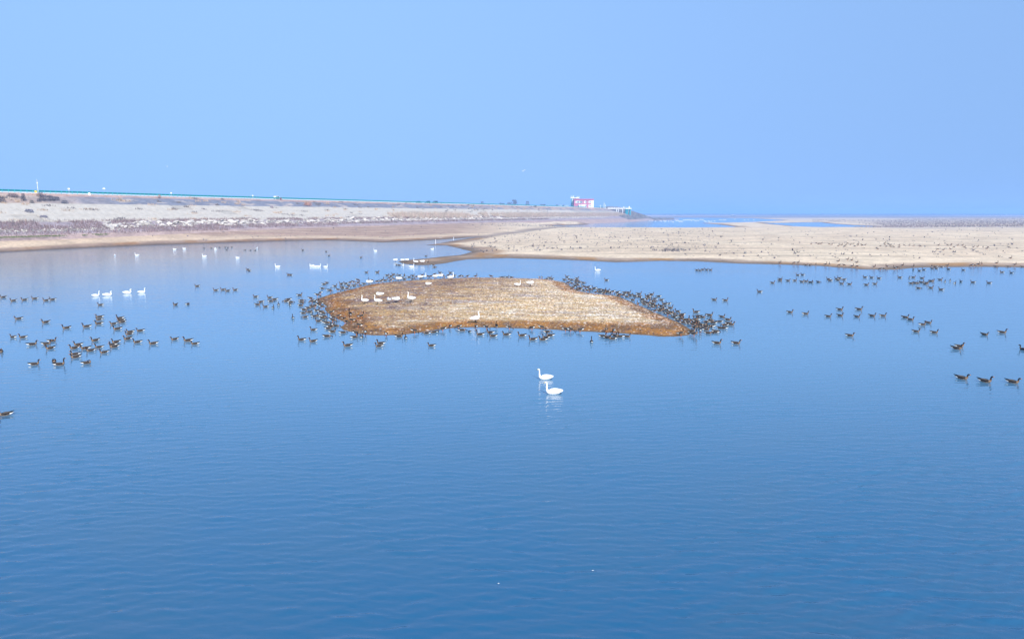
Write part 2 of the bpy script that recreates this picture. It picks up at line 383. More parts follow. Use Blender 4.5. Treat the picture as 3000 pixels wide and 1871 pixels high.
# ------------------------------------------------------------------ island
mn, mx_ = ISL.min(0) - 1.5, ISL.max(0) + 1.5
xs = np.arange(mn[0], mx_[0], 0.16); ys = np.arange(mn[1], mx_[1], 0.24)
gx, gy = np.meshgrid(xs, ys); P = np.stack([gx.ravel(), gy.ravel()], 1)
h, d, db, dfr = isl_fields(P); X, Y = P[:, 0], P[:, 1]
def island_colour(X, Y, d, db, dfr):
    tx = (X - ISL[:, 0].min()) / (np.ptp(ISL[:, 0])); near = 1 - sstep(55, 88, Y)
    q = fbm(X, Y, 4.5, 41); q2 = fbm(X, Y * .6, 1.1, 42); q3 = fbm(X * .5, Y, 9, 43)
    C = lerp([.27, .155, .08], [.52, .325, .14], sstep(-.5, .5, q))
    dry_crust = sstep(.25, .75, tx + .3 * q3 + .25 * near)               # dried pale crust to the right
    C = C * (1 - .75 * dry_crust[:, None]) + np.array([.64, .45, .23]) * .75 * dry_crust[:, None]
    cl = sstep(-.1, .35, q2 + .45 * q3 - .25 * dry_crust) * (1 - .6 * dry_crust)           # purplish clods
    C = C * (1 - .7 * cl[:, None]) + np.array([.17, .115, .115]) * .7 * cl[:, None]
    st = 1.5 * sstep(.72, .93, np.sin(Y * 0.95 + 0.12 * X + 2.2 * q3) * .5 + .5) * sstep(-.1, .3, q) * (1 - near * .5)
    C = C * (1 - .5 * st[:, None]) + np.array([.24, .19, .20]) * .5 * st[:, None]
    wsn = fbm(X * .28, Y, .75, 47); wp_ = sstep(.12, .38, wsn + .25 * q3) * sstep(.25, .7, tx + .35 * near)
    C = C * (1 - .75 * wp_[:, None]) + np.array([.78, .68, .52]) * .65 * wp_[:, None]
    dk_ = sstep(.15, .40, fbm(X * .25, Y, .9, 48) + .12 * q) * (1 - .5 * dry_crust); C = C * (1 - .6 * dk_[:, None]) + np.array([.13, .095, .10]) * .6 * dk_[:, None]
    yl_ = sstep(.2, .4, fbm(X * .4, Y, .8, 49)); C = C * (1 - .4 * yl_[:, None]) + np.array([.50, .30, .08]) * .4 * yl_[:, None]
    e = np.minimum(dfr * (0.55 + 0.55 * sstep(.0, .5, 1 - tx)), db * 1.35)
    en = e + .9 * q + .5 * q2
    ob = 1 - sstep(2.1, 3.8, en)
    oc = lerp([.34, .135, .014], [.17, .08, .025], sstep(-.3, .4, q2 + .3 * q3))
    C = C * (1 - ob[:, None] * .9) + oc * ob[:, None] * .9
    wb = 1 - sstep(0.1, .75, d + .25 * q2)
    C = C * (1 - wb[:, None] * .8) + np.array([.16, .10, .05]) * wb[:, None] * .8
    return C
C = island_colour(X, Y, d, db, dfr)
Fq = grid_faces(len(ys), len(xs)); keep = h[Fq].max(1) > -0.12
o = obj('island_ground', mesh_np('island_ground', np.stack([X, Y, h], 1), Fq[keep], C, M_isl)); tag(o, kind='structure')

# clods, shells and droppings scattered over the island: nobody could count them
def scatter_lumps(name, P, H, S, C, mat, squash=0.55, emb=0.3):
    k = len(P); base = np.array([[1,0,0],[.3,.95,0],[-.8,.6,0],[-.8,-.6,0],[.3,-.95,0],[0.05,0,1]], float)
    a = rng.uniform(0, 6.283, k); ca, sa = np.cos(a), np.sin(a)
    jit = rng.uniform(.7, 1.3, (k, 6, 1)); B = base[None] * jit * S[:, None, None]
    x = B[..., 0] * ca[:, None] - B[..., 1] * sa[:, None]; y = B[..., 0] * sa[:, None] + B[..., 1] * ca[:, None]; z = B[..., 2] * squash
    V = np.stack([x + P[:, :1], y + P[:, 1:2], z + (H - S * emb * .2)[:, None]], -1).reshape(-1, 3)
    f = np.array([[0,1,5],[1,2,5],[2,3,5],[3,4,5],[4,0,5]]); Fc = (np.arange(k)[:, None, None] * 6 + f[None]).reshape(-1, 3)
    CC = np.repeat(C, 6, 0)
    o = obj(name, mesh_np(name, V, Fc, CC, mat, smooth=False)); return o
P = rng.uniform(mn, mx_, (120000, 2)); h, d, db, dfr = isl_fields(P); k = d > .25; P = P[k]; h = h[k]; d = d[k]; db = db[k]; dfr = dfr[k]
base = island_colour(P[:, 0], P[:, 1], d, db, dfr)
pal = np.array([[.74,.69,.60],[.13,.095,.09],[.08,.075,.10],[.50,.34,.12],[.24,.20,.25],[.38,.17,.06],[.84,.82,.78],[.30,.27,.12]])
tx_ = (P[:, 0] - ISL[:, 0].min()) / np.ptp(ISL[:, 0]); ci = rng.choice(len(pal), len(P), p=[.10,.26,.20,.10,.13,.08,.05,.08]); ci = np.where((rng.random(len(P)) < .38 * sstep(.3, .8, tx_ + .004 * (80 - P[:, 1]))) & (dfr > 3.0), 6, ci)
mixk = rng.uniform(.45, 1, (len(P), 1)); C = base * (1 - mixk) + pal[ci] * mixk * (0.5 + base / .6 * .5)
S = rng.gamma(2.2, .025, len(P)).clip(.015, .2)
o = scatter_lumps('island_clods', P, h, S, C, M_isl, .36); tag(o, kind='stuff', label='dark and pale clods and droppings strewn over the island', cat='clods')

# ------------------------------------------------------------------ dam
ss = np.concatenate([np.arange(-420, -60, 12), np.arange(-60, 620, 1.6), np.arange(620, 1046, 4)])
nn = np.concatenate([[-60, -45, -30, -20, -11.0, -8, -4, -1.0, 0.0], np.arange(0.8, 48, 0.8)])
gs, gn = np.meshgrid(ss, nn, indexing='ij')
S1, N1 = gs.ravel(), gn.ravel()
XY = DP + S1[:, None] * DU + N1[:, None] * DN; Z = dam_z(S1, N1)
Z = Z + .15 * fbm(S1, N1, 3, 51) * sstep(2, 4, N1) + 0.0
Z = np.where(N1 > 41, Z - (N1 - 41) * 0.25, Z)
earth = np.array([.42, .31, .235]); redd = np.array([.50, .33, .26]); block = np.array([.20, .205, .235]); brush = np.array([.33, .27, .27]); con = np.array([.56, .50, .41])
q = fbm(S1, N1, 7, 52); q2 = fbm(S1 * .4, N1, 2.5, 53); q3 = fbm(S1, N1, 30, 54)
drop = 17 - Z
C = np.tile(block, (len(S1), 1))
lf = 1 - sstep(-10, 40, S1 + 12 * q); rt = sstep(300, 420, S1 + 60 * q3)
C = lerp(block, earth, 0) ; mixv = np.clip(lf + rt * .8 * sstep(-.5, .2, q), 0, 1); C = C * (1 - mixv[:, None]) + earth * mixv[:, None]
pt = sstep(.18, .42, q2 + .5 * q) * .6; C = C * (1 - pt[:, None]) + np.array([.52, .42, .33]) * pt[:, None]
vg = 1 - sstep(.5, 1.3, drop + .4 * q); C = C * (1 - vg[:, None] * .8) + redd * vg[:, None] * .8
cc = sstep(3.6, 4.0, drop); C = C * (1 - cc[:, None]) + con * .74 * cc[:, None]
bb = sstep(9.4, 9.8, drop + .3 * q); C = C * (1 - bb[:, None]) + brush * bb[:, None]
ft = sstep(12.9, 13.3, drop); C = C * (1 - ft[:, None] * .6) + pinkish * ft[:, None] * .6
rd = ((N1 <= 0) & (N1 >= -11)); C[rd] = [.30, .30, .30]
hd = sstep(700, 780, S1); C = C * (1 - hd[:, None] * .7) + np.array([.36, .31, .30]) * hd[:, None] * .7
V = np.concatenate([XY, Z[:, None]], 1)
Fq = grid_faces(len(ss), len(nn))[:, ::-1]
dam = obj('dam_embankment', mesh_np('dam_embankment', V, Fq, C, M_dam)); tag(dam, kind='structure')

# pale concrete facing panels of the lower face: each panel a part
M_conc = mat_flat('weathered_concrete', (.50, .445, .36), .85, .28, .6)
prof = []
PL, rows = 8.0, [(11.7, 16.9), (17.1, 22.6), (22.8, 28.8)]
variants = []
for r_, (n0, n1) in enumerate(rows):
    for v_ in range(3):
        L = PL - .14; Vv = []
        skew = 0.0
        for (a, bn, up_) in [(0, n0, .19), (L, n0, .19), (L, n1, .19), (0, n1, .19), (0, n0, -.3), (L, n0, -.3), (L, n1, -.3), (0, n1, -.3)]:
            x, y = DU * a + DN * (bn - n0); Vv.append((x, y, -(bn - n0) / 3.0 + up_ ))
        Ff = np.array([[0,3,2,1],[0,1,5,4],[1,2,6,5],[2,3,7,6],[3,0,4,7]])
        variants.append(mesh_np('concrete_panel', Vv, Ff, None, M_conc, smooth=False))
cnt = 0
for r_, (n0, n1) in enumerate(rows):
    s0 = -40 + r_ * 2.4
    while s0 < 560:
        if cnt < 290 and rng.random() > .04:
            p = dam_xy(s0, n0); o = obj('concrete_panel', variants[r_ * 3 + cnt % 3], dam)
            o.location = (p[0], p[1], float(17 - n0 / 3) + rng.uniform(-.03, .03)); o.rotation_euler = (rng.uniform(-.004, .004), rng.uniform(-.004, .004), 0)
            cnt += 1
        s0 += PL

# quarry rocks at the foot of the facing
def rock_mesh(seed, sub=2):
    rr = np.random.default_rng(seed); th = np.linspace(0, 2 * math.pi, 9)[:-1]; V = []
    lv = [(-.5, .55), (-.1, 1.0), (.35, .85), (.6, .35)]
    for z, r in lv:
        for a in th: V.append((math.cos(a) * r * rr.uniform(.75, 1.2), math.sin(a) * r * rr.uniform(.75, 1.2), z * rr.uniform(.8, 1.2)))
    V.append((0, 0, .68)); Fq = []
    for i in range(3):
        for j in range(8): Fq.append((i*8+j, i*8+(j+1)%8, (i+1)*8+(j+1)%8, (i+1)*8+j))
    Ft = [(24+j, 24+(j+1)%8, 32) for j in range(8)]
    c = np.array([.55,.50,.43]) * rr.uniform(.75, 1.15); C = np.tile(c, (33, 1)) * rr.uniform(.85, 1.1, (33, 1))
    return V, [Fq, Ft], C
rocks = [mesh_np('rock', *rock_mesh(100 + i), M_rock, smooth=False) for i in range(8)]
rip = empty('riprap_bank', (*dam_xy(150, 33), 6.0)); tag(rip, 'bank of pale quarry rocks along the foot of the dam face', 'rock bank')
for i in range(280):
    s0 = 12 + 330 * rng.random() ** 1.25; n0 = rng.uniform(30.2, 35.5) - 1.2 * (s0 > 150)
    z = float(dam_z(s0, n0)); x, y = dam_xy(s0, n0)
    o = obj('rock', rocks[i % 8], rip); o.location = (x - rip.location.x, y - rip.location.y, z - rip.location.z + .15)
    sc_ = rng.uniform(.45, 1.25); o.scale = (sc_ * rng.uniform(.8, 1.9), sc_ * rng.uniform(.7, 1.3), sc_ * rng.uniform(.5, .85))
    o.rotation_euler = (rng.uniform(-.5, .5), rng.uniform(-.5, .5), rng.uniform(0, 6.28))
k = 5200; s0 = rng.uniform(-30, 640, k); n0 = np.where(s0 < 15, rng.uniform(35, 37.5, k), rng.normal(32.6, 1.7, k)); Pq = DP + s0[:, None] * DU + n0[:, None] * DN
S = rng.gamma(3, .11, k).clip(.08, .75); Cc = np.array([.52,.47,.40]) * rng.uniform(.35, 1.15, (k, 1))
o = scatter_lumps('rubble', Pq, dam_z(s0, n0), S, Cc, M_rock, .8); o.parent = rip; o.location = -rip.location; tag(o, kind='stuff')

# ------------------------------------------------------------------ dry plants
def blades(name, P, Z, Hh, Wd, C, lean=.25, label=None, cat=None, fork=False):
    """tapering stems, each two crossed slivers"""
    k = len(P); a = rng.uniform(0, 3.14, k); ln = rng.normal(0, lean, (k, 2)) * Hh[:, None]
    V = np.zeros((k, 6, 3))
    for j, aa in enumerate((a, a + 1.4)):
        dx = np.cos(aa) * Wd; dy = np.sin(aa) * Wd
        V[:, j*3, 0] = P[:, 0] - dx; V[:, j*3, 1] = P[:, 1] - dy; V[:, j*3, 2] = Z - .05
        V[:, j*3+1, 0] = P[:, 0] + dx; V[:, j*3+1, 1] = P[:, 1] + dy; V[:, j*3+1, 2] = Z - .05
        V[:, j*3+2, 0] = P[:, 0] + ln[:, 0]; V[:, j*3+2, 1] = P[:, 1] + ln[:, 1]; V[:, j*3+2, 2] = Z + Hh
    Fc = (np.arange(k)[:, None, None] * 6 + np.array([[0,1,2],[3,4,5]])[None]).reshape(-1, 3)
    o = obj(name, mesh_np(name, V.reshape(-1, 3), Fc, np.repeat(C, 6, 0), M_stuff, smooth=False))
    return tag(o, kind='stuff', label=label, cat=cat)
def slope_pts(s0, n0): return DP + s0[:, None] * DU + n0[:, None] * DN
def jitc(c, k, a=.2): return np.array(c) * rng.uniform(1 - a, 1 + a, (k, 1)) * rng.uniform(.93, 1.07, (k, 3))
k = 46000; s0 = -130 + 560 * rng.random(k) ** 1.3
up_ = rng.random(k) < .38; n0 = np.where(up_, rng.normal(29.3, .8, k), rng.uniform(34.2, 40.5, k)); n0 = np.where((s0 < 22) & (rng.random(k) < .6), rng.uniform(29, 36.5, k), n0)
kp = (fbm(s0, n0, 6, 61) > -.30) & ~((s0 > 130) & (n0 > 36.8)) & ~((s0 > 60) & (n0 > 38.8)); s0, n0 = s0[kp], n0[kp]; k = len(s0)
blades('dry_brush', slope_pts(s0, n0), dam_z(s0, n0), rng.uniform(.35, 1.15, k), rng.uniform(.04, .10, k), jitc([.27, .20, .19], k, .35), .3, 'purplish brown dry brush along the foot of the dam', 'dry brush')
k = 30000; s0 = rng.uniform(195, 735, k); n0 = rng.uniform(22.5, 31, k); kp = fbm(s0, n0, 22, 62) > -.32 - .4 * sstep(300, 420, s0); s0, n0 = s0[kp], n0[kp]; k = len(s0)
blades('tan_reeds', slope_pts(s0, n0), dam_z(s0, n0), rng.gamma(5, .34, k).clip(.6, 3.2), rng.uniform(.05, .13, k), jitc([.50, .41, .33], k, .3), .16, 'tall tan dry reeds in front of the far part of the dam', 'reeds')
k = 5000; s0 = np.concatenate([rng.uniform(-60, 8, 2600), rng.uniform(60, 420, 2400)]); n0 = np.concatenate([rng.uniform(40.5, 43, 2600), rng.normal(36.0, .9, 2400)])
kp = ((s0 < 8 - 2 * (n0 - 41)) & (fbm(s0, n0, 5, 64) > -.15)) | ((s0 > 50) & (fbm(s0, n0 * 0, 12, 63) > .12)); s0, n0 = s0[kp], n0[kp]; k = len(s0)
blades('green_grass', slope_pts(s0, n0), np.maximum(dam_z(s0, n0), 3.3), rng.uniform(.10, .32, k), rng.uniform(.05, .12, k), jitc([.13, .17, .05], k, .35), .3, 'low green grass at the foot of the dam beside the beach', 'grass')
# tufts on the concrete and the block slope
k = 260; cs = rng.uniform(-60, 520, k); cn = rng.uniform(1.5, 29, k); m_ = 26
s0 = np.repeat(cs, m_) + rng.normal(0, 1.0, k * m_) * np.repeat(rng.uniform(.4, 1.6, k), m_); n0 = np.repeat(cn, m_) + rng.normal(0, .35, k * m_)
cc_ = np.repeat(np.where(rng.random((k, 1)) < .55, [[.50, .38, .27]], [[.20, .18, .17]]), m_, 0) * rng.uniform(.7, 1.2, (k * m_, 1))
blades('slope_tufts', slope_pts(s0, n0), dam_z(s0, n0) + .15, rng.uniform(.25, .9, k * m_), rng.uniform(.05, .14, k * m_), cc_, .4, 'dry weed tufts growing between the slope panels', 'weeds')
k = 9000; s0 = rng.uniform(-420, 640, k); n0 = rng.uniform(.4, 2.6, k); kp = fbm(s0, n0, 14, 66) > -.05; s0, n0 = s0[kp], n0[kp]; k = len(s0)
blades('verge_grass', slope_pts(s0, n0), dam_z(s0, n0), rng.uniform(.1, .38, k), rng.uniform(.05, .12, k), jitc([.50, .32, .24], k, .3), .35, 'reddish dry grass on the verge under the guard rail', 'grass')
# dead weed stubs over the flats
P = []
def px_pts(k, x0, x1, y0, y1): return np.stack([rng.uniform(x0, x1, k), rng.uniform(y0, y1, k)], 1)
pts = np.vstack([px_pts(1300, 1380, 2100, 672, 742), px_pts(700, 2000, 3100, 670, 762), px_pts(700, 150, 1300, 670, 712), px_pts(1500, 1150, 1700, 658, 673), px_pts(500, 1500, 1720, 655, 672), px_pts(120, 1940, 2010, 738, 744)])
P = W(pts); h, d, dc, s_, n_, _, _ = land_fields(P); kp = (d > 1.5) & (n_ > 43) & (dc > 4); P, h = P[kp], h[kp]; k = len(P)
rep = 4; Pp = np.repeat(P, rep, 0) + rng.normal(0, .12, (k * rep, 2)); hh = np.repeat(h, rep); sz = np.repeat(rng.gamma(2.2, .09, k).clip(.05, .6), rep)
blades('weed_stubs', Pp, hh, sz * rng.uniform(.6, 1.3, k * rep), sz * .32, jitc([.22, .20, .20], k * rep, .35), .5, 'small dark dead weed stubs dotted over the dry flats', 'weeds')
# scrub of the far right shore
k = 15000; pts = np.stack([rng.uniform(2380, 3300, k), rng.uniform(636.5, 668, k)], 1); P = W(pts); h, d, *_ = land_fields(P)
kp = (d > 6) & (fbm(P[:, 0], P[:, 1] * .35, 60, 31) > .08 - .5 * sstep(2560, 2900, pts[:, 0] + 150 * fbm(P[:, 0], P[:, 1], 40, 35))) & ((pts[:, 0] > 2560 + 120 * fbm(P[:, 0], P[:, 1], 25, 36)) | (pts[:, 1] < 651)); P, h = P[kp], h[kp]; k = len(P)
blades('far_scrub', P, h, rng.uniform(.3, 1.2, k), rng.uniform(.15, .45, k), jitc([.34, .28, .25], k, .35), .3, 'dark scrub covering the far right-hand shore', 'scrub')
# band of low trees at the horizon
k = 9000; a = rng.uniform(-.55, 1.0, k); rr_ = rng.uniform(3300, 5200, k); P = np.stack([a * rr_, rr_], 1); kp = (fbm(P[:, 0], P[:, 1] * .3, 500, 71) > -.25); P = P[kp]; k = len(P)
S = rng.uniform(3, 9, k); o = scatter_lumps('far_treeline', P, np.full(k, .5), S, jitc([.10, .11, .10], k, .3), M_stuff, .9); tag(o, kind='stuff', label='dark far treeline along the horizon', cat='treeline')

# individual shrubs on the upper slope (photo pixel, height m, width m, colour, label)
def shrub_mesh(seed, hgt, wid, c, k=420):
    rr = np.random.default_rng(seed); V = []; Fc = []; C = []
    for i in range(9):                                  # woody stems
        a = rr.uniform(0, 6.28); l = rr.uniform(.5, .95); tip = np.array([math.cos(a) * wid * .4 * l, math.sin(a) * wid * .4 * l, hgt * l]); b0 = len(V)
        w = .05 * hgt / 2
        V += [(-w, 0, -.2), (w, 0, -.2), (0, w * 1.5, -.2), tuple(tip)]; Fc += [(b0, b0+1, b0+3), (b0+1, b0+2, b0+3), (b0+2, b0, b0+3)]; C += [(.10, .08, .07)] * 4
    for i in range(k):
        a = rr.uniform(0, 6.28); e = rr.random() ** .5; z = rr.random() ** .8
        p = np.array([math.cos(a) * wid * .5 * e * (1 - .45 * z), math.sin(a) * wid * .5 * e * (1 - .45 * z), hgt * z]) ; s_ = rr.uniform(.06, .16) * (hgt + wid) / 3
        t1 = rr.normal(0, 1, 3); t1 /= np.linalg.norm(t1); t2 = rr.normal(0, 1, 3); t2 -= t2 @ t1 * t1; t2 /= np.linalg.norm(t2); b0 = len(V)
        V += [tuple(p - t1 * s_), tuple(p + t2 * s_ * .5), tuple(p + t1 * s_)]; Fc.append((b0, b0+1, b0+2)); C += [tuple(np.array(c) * rr.uniform(.6, 1.4))] * 3
    return mesh_np('shrub', V, np.array(Fc), C, M_stuff, smooth=False)
dk = (.085, .085, .10); br = (.20, .15, .14); og = (.52, .27, .17)
SHR = [(69, 588, 2.4, 1.8, dk, 'upright dark shrub, lone on the brown slope at far left'),
 (5, 592, 1.6, 3.0, dk, 'dark shrub cut by the left picture edge on the slope'),
 (38, 577, 1.2, 4.5, br, 'long brown shrub under the guard rail at far left'),
 (118, 577, 1.7, 2.6, br, 'brown shrub right under the tall white camera pole'),
 (128, 589, 2.2, 3.4, dk, 'largest dark shrub of the clump below the white pole'),
 (147, 588, 1.9, 3.2, dk, 'dark shrub at the middle of the clump on slope'),
 (163, 587, 1.4, 3.4, dk, 'low dark shrub ending the clump on its right'),
 (114, 591, 1.1, 1.8, dk, 'small dark shrub at the left foot of the clump'),
 (93, 596, 1.2, 1.7, (.16, .15, .13), 'grey shrub alone between the lone dark shrub and clump'),
 (190, 597, 1.3, 3.0, (.15, .15, .17), 'grey shrub where brown slope meets blue-grey blocks'),
 (86, 623, 1.2, 3.4, (.16, .15, .2), 'purple shrub breaking through the pale concrete at far left'),
 (128, 638, .9, 3.0, (.18, .16, .2), 'low purple shrub on concrete just above the brush'),
 (352, 588, 1.3, 2.2, (.48, .38, .28), 'straw-coloured shrub on blue-grey blocks past the white stone'),
 (467, 581, 1.5, 1.9, (.42, .26, .18), 'rusty shrub just under the guard rail, left of car'),
 (823, 586, 1.2, 1.7, (.40, .16, .14), 'reddish shrub beside the road right below white car'),
 (902, 603, 1.8, 5.5, og, 'orange dry shrub spreading over blocks and concrete'),
 (797, 611, 1.5, 1.8, (.38, .30, .34), 'mauve shrub at top edge of the concrete below car'),
 (1568, 608, 2.0, 4.5, (.12, .13, .11), 'dark green shrub below the crest before the buildings')]
for i, (px, py, hh, ww, c, lab) in enumerate(SHR):
    p = on_dam(px, py); o = obj('shrub', shrub_mesh(500 + i, hh, ww, c)); o.location = (p[0], p[1], p[2] - .1)
    tag(o, lab, 'shrub')
# bushes showing over the crest
for i, (px, hh, ww, lab) in enumerate([(1413, 4.2, 5, 'round dark bush standing over the guard rail past the dark vehicles'), (1507, 7.0, 8.5, 'tall two-pointed dark bush over the far guard rail'),
      (1492, 4.2, 7, 'lower bush leaning against the tall two-pointed bush'), (1545, 6.0, 6, 'dark bush with pointed top right of the two-pointed bush'), (1470, 3.4, 9, 'low wide bush on crest left of two-pointed bush'),
      (1590, 3.6, 10, 'low wide bush on crest before the blue tower'), (1632, 3.8, 6, 'small bush left of the white sheds near tower'), (1652, 3.6, 5, 'small dark bush nearest the left foot of tower')]):
    p, s0 = on_crest(px, -15, 16.6); o = obj('crest_bush', shrub_mesh(700 + i, hh, ww, (.13, .14, .16), 300)); o.location = (p[0], p[1], 16.0); tag(o, lab, 'bush')

# ------------------------------------------------------------------ guard rail and road furniture
def boxes(name, bl, mat, parent=None, smooth=False):
    V, Fc = [], []
    for (x0, y0, z0, x1, y1, z1) in bl:
        b = len(V); V += [(x0,y0,z0),(x1,y0,z0),(x1,y1,z0),(x0,y1,z0),(x0,y0,z1),(x1,y0,z1),(x1,y1,z1),(x0,y1,z1)]
        Fc += [(b,b+3,b+2,b+1),(b+4,b+5,b+6,b+7),(b,b+1,b+5,b+4),(b+1,b+2,b+6,b+5),(b+2,b+3,b+7,b+6),(b+3,b,b+4,b+7)]
    return obj(name, mesh_np(name, V, np.array(Fc), None, mat, smooth=smooth), parent)
def frame_on_road(s, n, z=17.0):
    p = dam_xy(s, n); return (p[0], p[1], z), math.atan2(DU[1], DU[0])
M_teal = mat_flat('teal_rail_paint', (.004, .20, .22), .5, .1, 2); M_teal2 = mat_flat('teal_post_paint', (.04, .52, .50), .5)
M_white = mat_flat('white_paint', (.80, .80, .80), .6, .06); M_kerb = mat_flat('whitewashed_kerb', (.74, .76, .78), .8, .15, 1.0)
loc, rz = frame_on_road(0, -.6)
gr = empty('guard_rail', loc, rz); tag(gr, 'long teal guard rail with posts along the lake side of the crest road', 'guard rail')
# corrugated beam: local x along the road, y away from the lake
prof = [(.00, .78), (-.05, .84), (-.05, .88), (.0, .93), (.0, .97), (-.05, 1.02), (-.05, 1.06), (.0, 1.12), (.03, 1.12), (.03, .78)]
prof = [(a, .42 + (b_ - .78) * 1.85) for a, b_ in prof]
L0, L1 = -400, 745; V = [(x, -a * 1.5, z) for x in np.linspace(L0, L1, 40) for a, z in prof]; Fq = []
for i in range(39):
    for j in range(9): Fq.append((i*10+j, i*10+j+1, (i+1)*10+j+1, (i+1)*10+j))
obj('rail_beam', mesh_np('rail_beam', V, np.array(Fq), None, M_teal, smooth=False), gr)
pm = boxes('post', [(-.07, -.16, -.1, .07, -.08, 1.12)], M_teal2, gr); pm.location = (1.0, 0, 0)
for i in range(1, 240):
    o = pm.copy(); link(o, gr); o.location = (1.0 + 2.0 * i - 12, 0, 0)
boxes('post', [(468 + 2 * i - .07, -.16, -.1, 468 + 2 * i + .07, -.08, 1.12) for i in range(138)], M_teal2, gr)['kind'] = 'stuff'
loc, rz = frame_on_road(0, -10.2)
kb = boxes('kerb_wall', [(-400, -.15, -.1, 745, .15, .62)], M_kerb); kb.location = loc; kb.rotation_euler = (0, 0, rz); tag(kb, 'low whitewashed kerb wall on the far side of the crest road', 'kerb wall')
road = mesh_np('crest_road', [(*dam_xy(s_, n_), 17.02) for s_ in (-420, 790) for n_ in (-9.8, -1.0)], np.array([[0, 1, 3, 2]]), None, mat_flat('asphalt', (.07, .07, .075), .9))
tag(obj('crest_road', road), kind='structure')
def tube(name, pts, r, mat, parent=None, seg=6):
    V, Fc = [], []
    for k_, (x, y, z) in enumerate(pts):
        rr_ = r[k_] if isinstance(r, (list, tuple)) else r
        for j in range(seg): a = 2 * math.pi * j / seg; V.append((x + math.cos(a) * rr_, y + math.sin(a) * rr_, z))
    for i in range(len(pts) - 1):
        for j in range(seg): Fc.append((i*seg+j, i*seg+(j+1)%seg, (i+1)*seg+(j+1)%seg, (i+1)*seg+j))
    return obj(name, mesh_np(name, V, np.array(Fc), None, mat), parent)
def to_cam(p): return math.atan2(-p[1], -p[0]) + math.pi / 2     # local -y faces the camera
# camera pole
p, s0 = on_crest(112, -.2); t_ = empty('camera_pole', p, to_cam(p)); tag(t_, 'tall thin white pole with camera on top above dam', 'camera pole')
tube('pole', [(0,0,-.3),(0,0,3.9)], [.10,.07], M_white, t_); boxes('camera', [(-.14,-.25,3.9,.14,.3,4.25)], mat_flat('grey_plastic', (.25,.27,.3), .5), t_)
tube('spike', [(0,0,4.25),(-.02,0,4.75)], [.05,.03], M_white, t_); boxes('control_box', [(-.16,-.22,3.35,.16,-.08,3.8)], M_white, t_)
# square white signs
for px, top, w_, lab in [(203, 2.1, .62, 'small square white sign between camera pole and white triangles'), (502, 1.75, .55, 'small white sign halfway between white triangles and car'), (741, 1.75, .6, 'small white sign just left of the white car')]:
    p, s0 = on_crest(px, -.15); t_ = empty('road_sign', p, to_cam(p)); tag(t_, lab, 'road sign', 'small white signs on the dam road')
    tube('pole', [(0,0,-.2),(0,0,top)], .04, M_white, t_); boxes('sign_board', [(-w_/2,-.07,top-.45,w_/2,-.045,top)], M_white, t_)
p, s0 = on_crest(306, -.8); t_ = empty('triangle_marker', p, to_cam(p)); tag(t_, 'pair of white triangles on a thin pole over the guard rail', 'marker')
tube('pole', [(0,0,-.2),(0,0,2.9)], .025, mat_flat('pale_grey_metal', (.55,.6,.66), .4), t_)
for sx in (-1, 1):
    V = [(sx*.08,-.05,2.2),(sx*.5,-.05,2.2),(sx*.12,-.05,2.95),(sx*.08,0,2.2),(sx*.5,0,2.2),(sx*.12,0,2.95)]
    obj('triangle_plate', mesh_np('triangle_plate', V, [np.array([[0,1,2],[3,5,4]]), np.array([[0,3,4,1],[1,4,5,2],[2,5,3,0]])], None, M_white, smooth=False), t_)
p, s0 = on_crest(105, .25); t_ = empty('warning_sign', (p[0], p[1], 16.9), to_cam(p)); tag(t_, 'small yellow and red warning plate under the camera pole', 'sign')
boxes('sign_plate', [(-.33,-.04,.25,.33,0,.95)], mat_flat('yellow_plate', (.75,.62,.03), .5), t_); boxes('red_bar', [(-.33,-.06,.45,.05,-.043,.62)], mat_flat('red_plate', (.6,.05,.03), .5), t_)
for sx in (-.25, .25): tube('leg', [(sx,.02,-.2),(sx,.02,.25)], .03, M_white, t_)
p = on_dam(262, 572); t_ = empty('marker_stone', p, to_cam(p)); tag(t_, 'white marker stone standing on the slope under the guard rail', 'marker stone')
boxes('stone', [(-.33,-.12,-.3,.33,.12,.95)], M_white, t_)

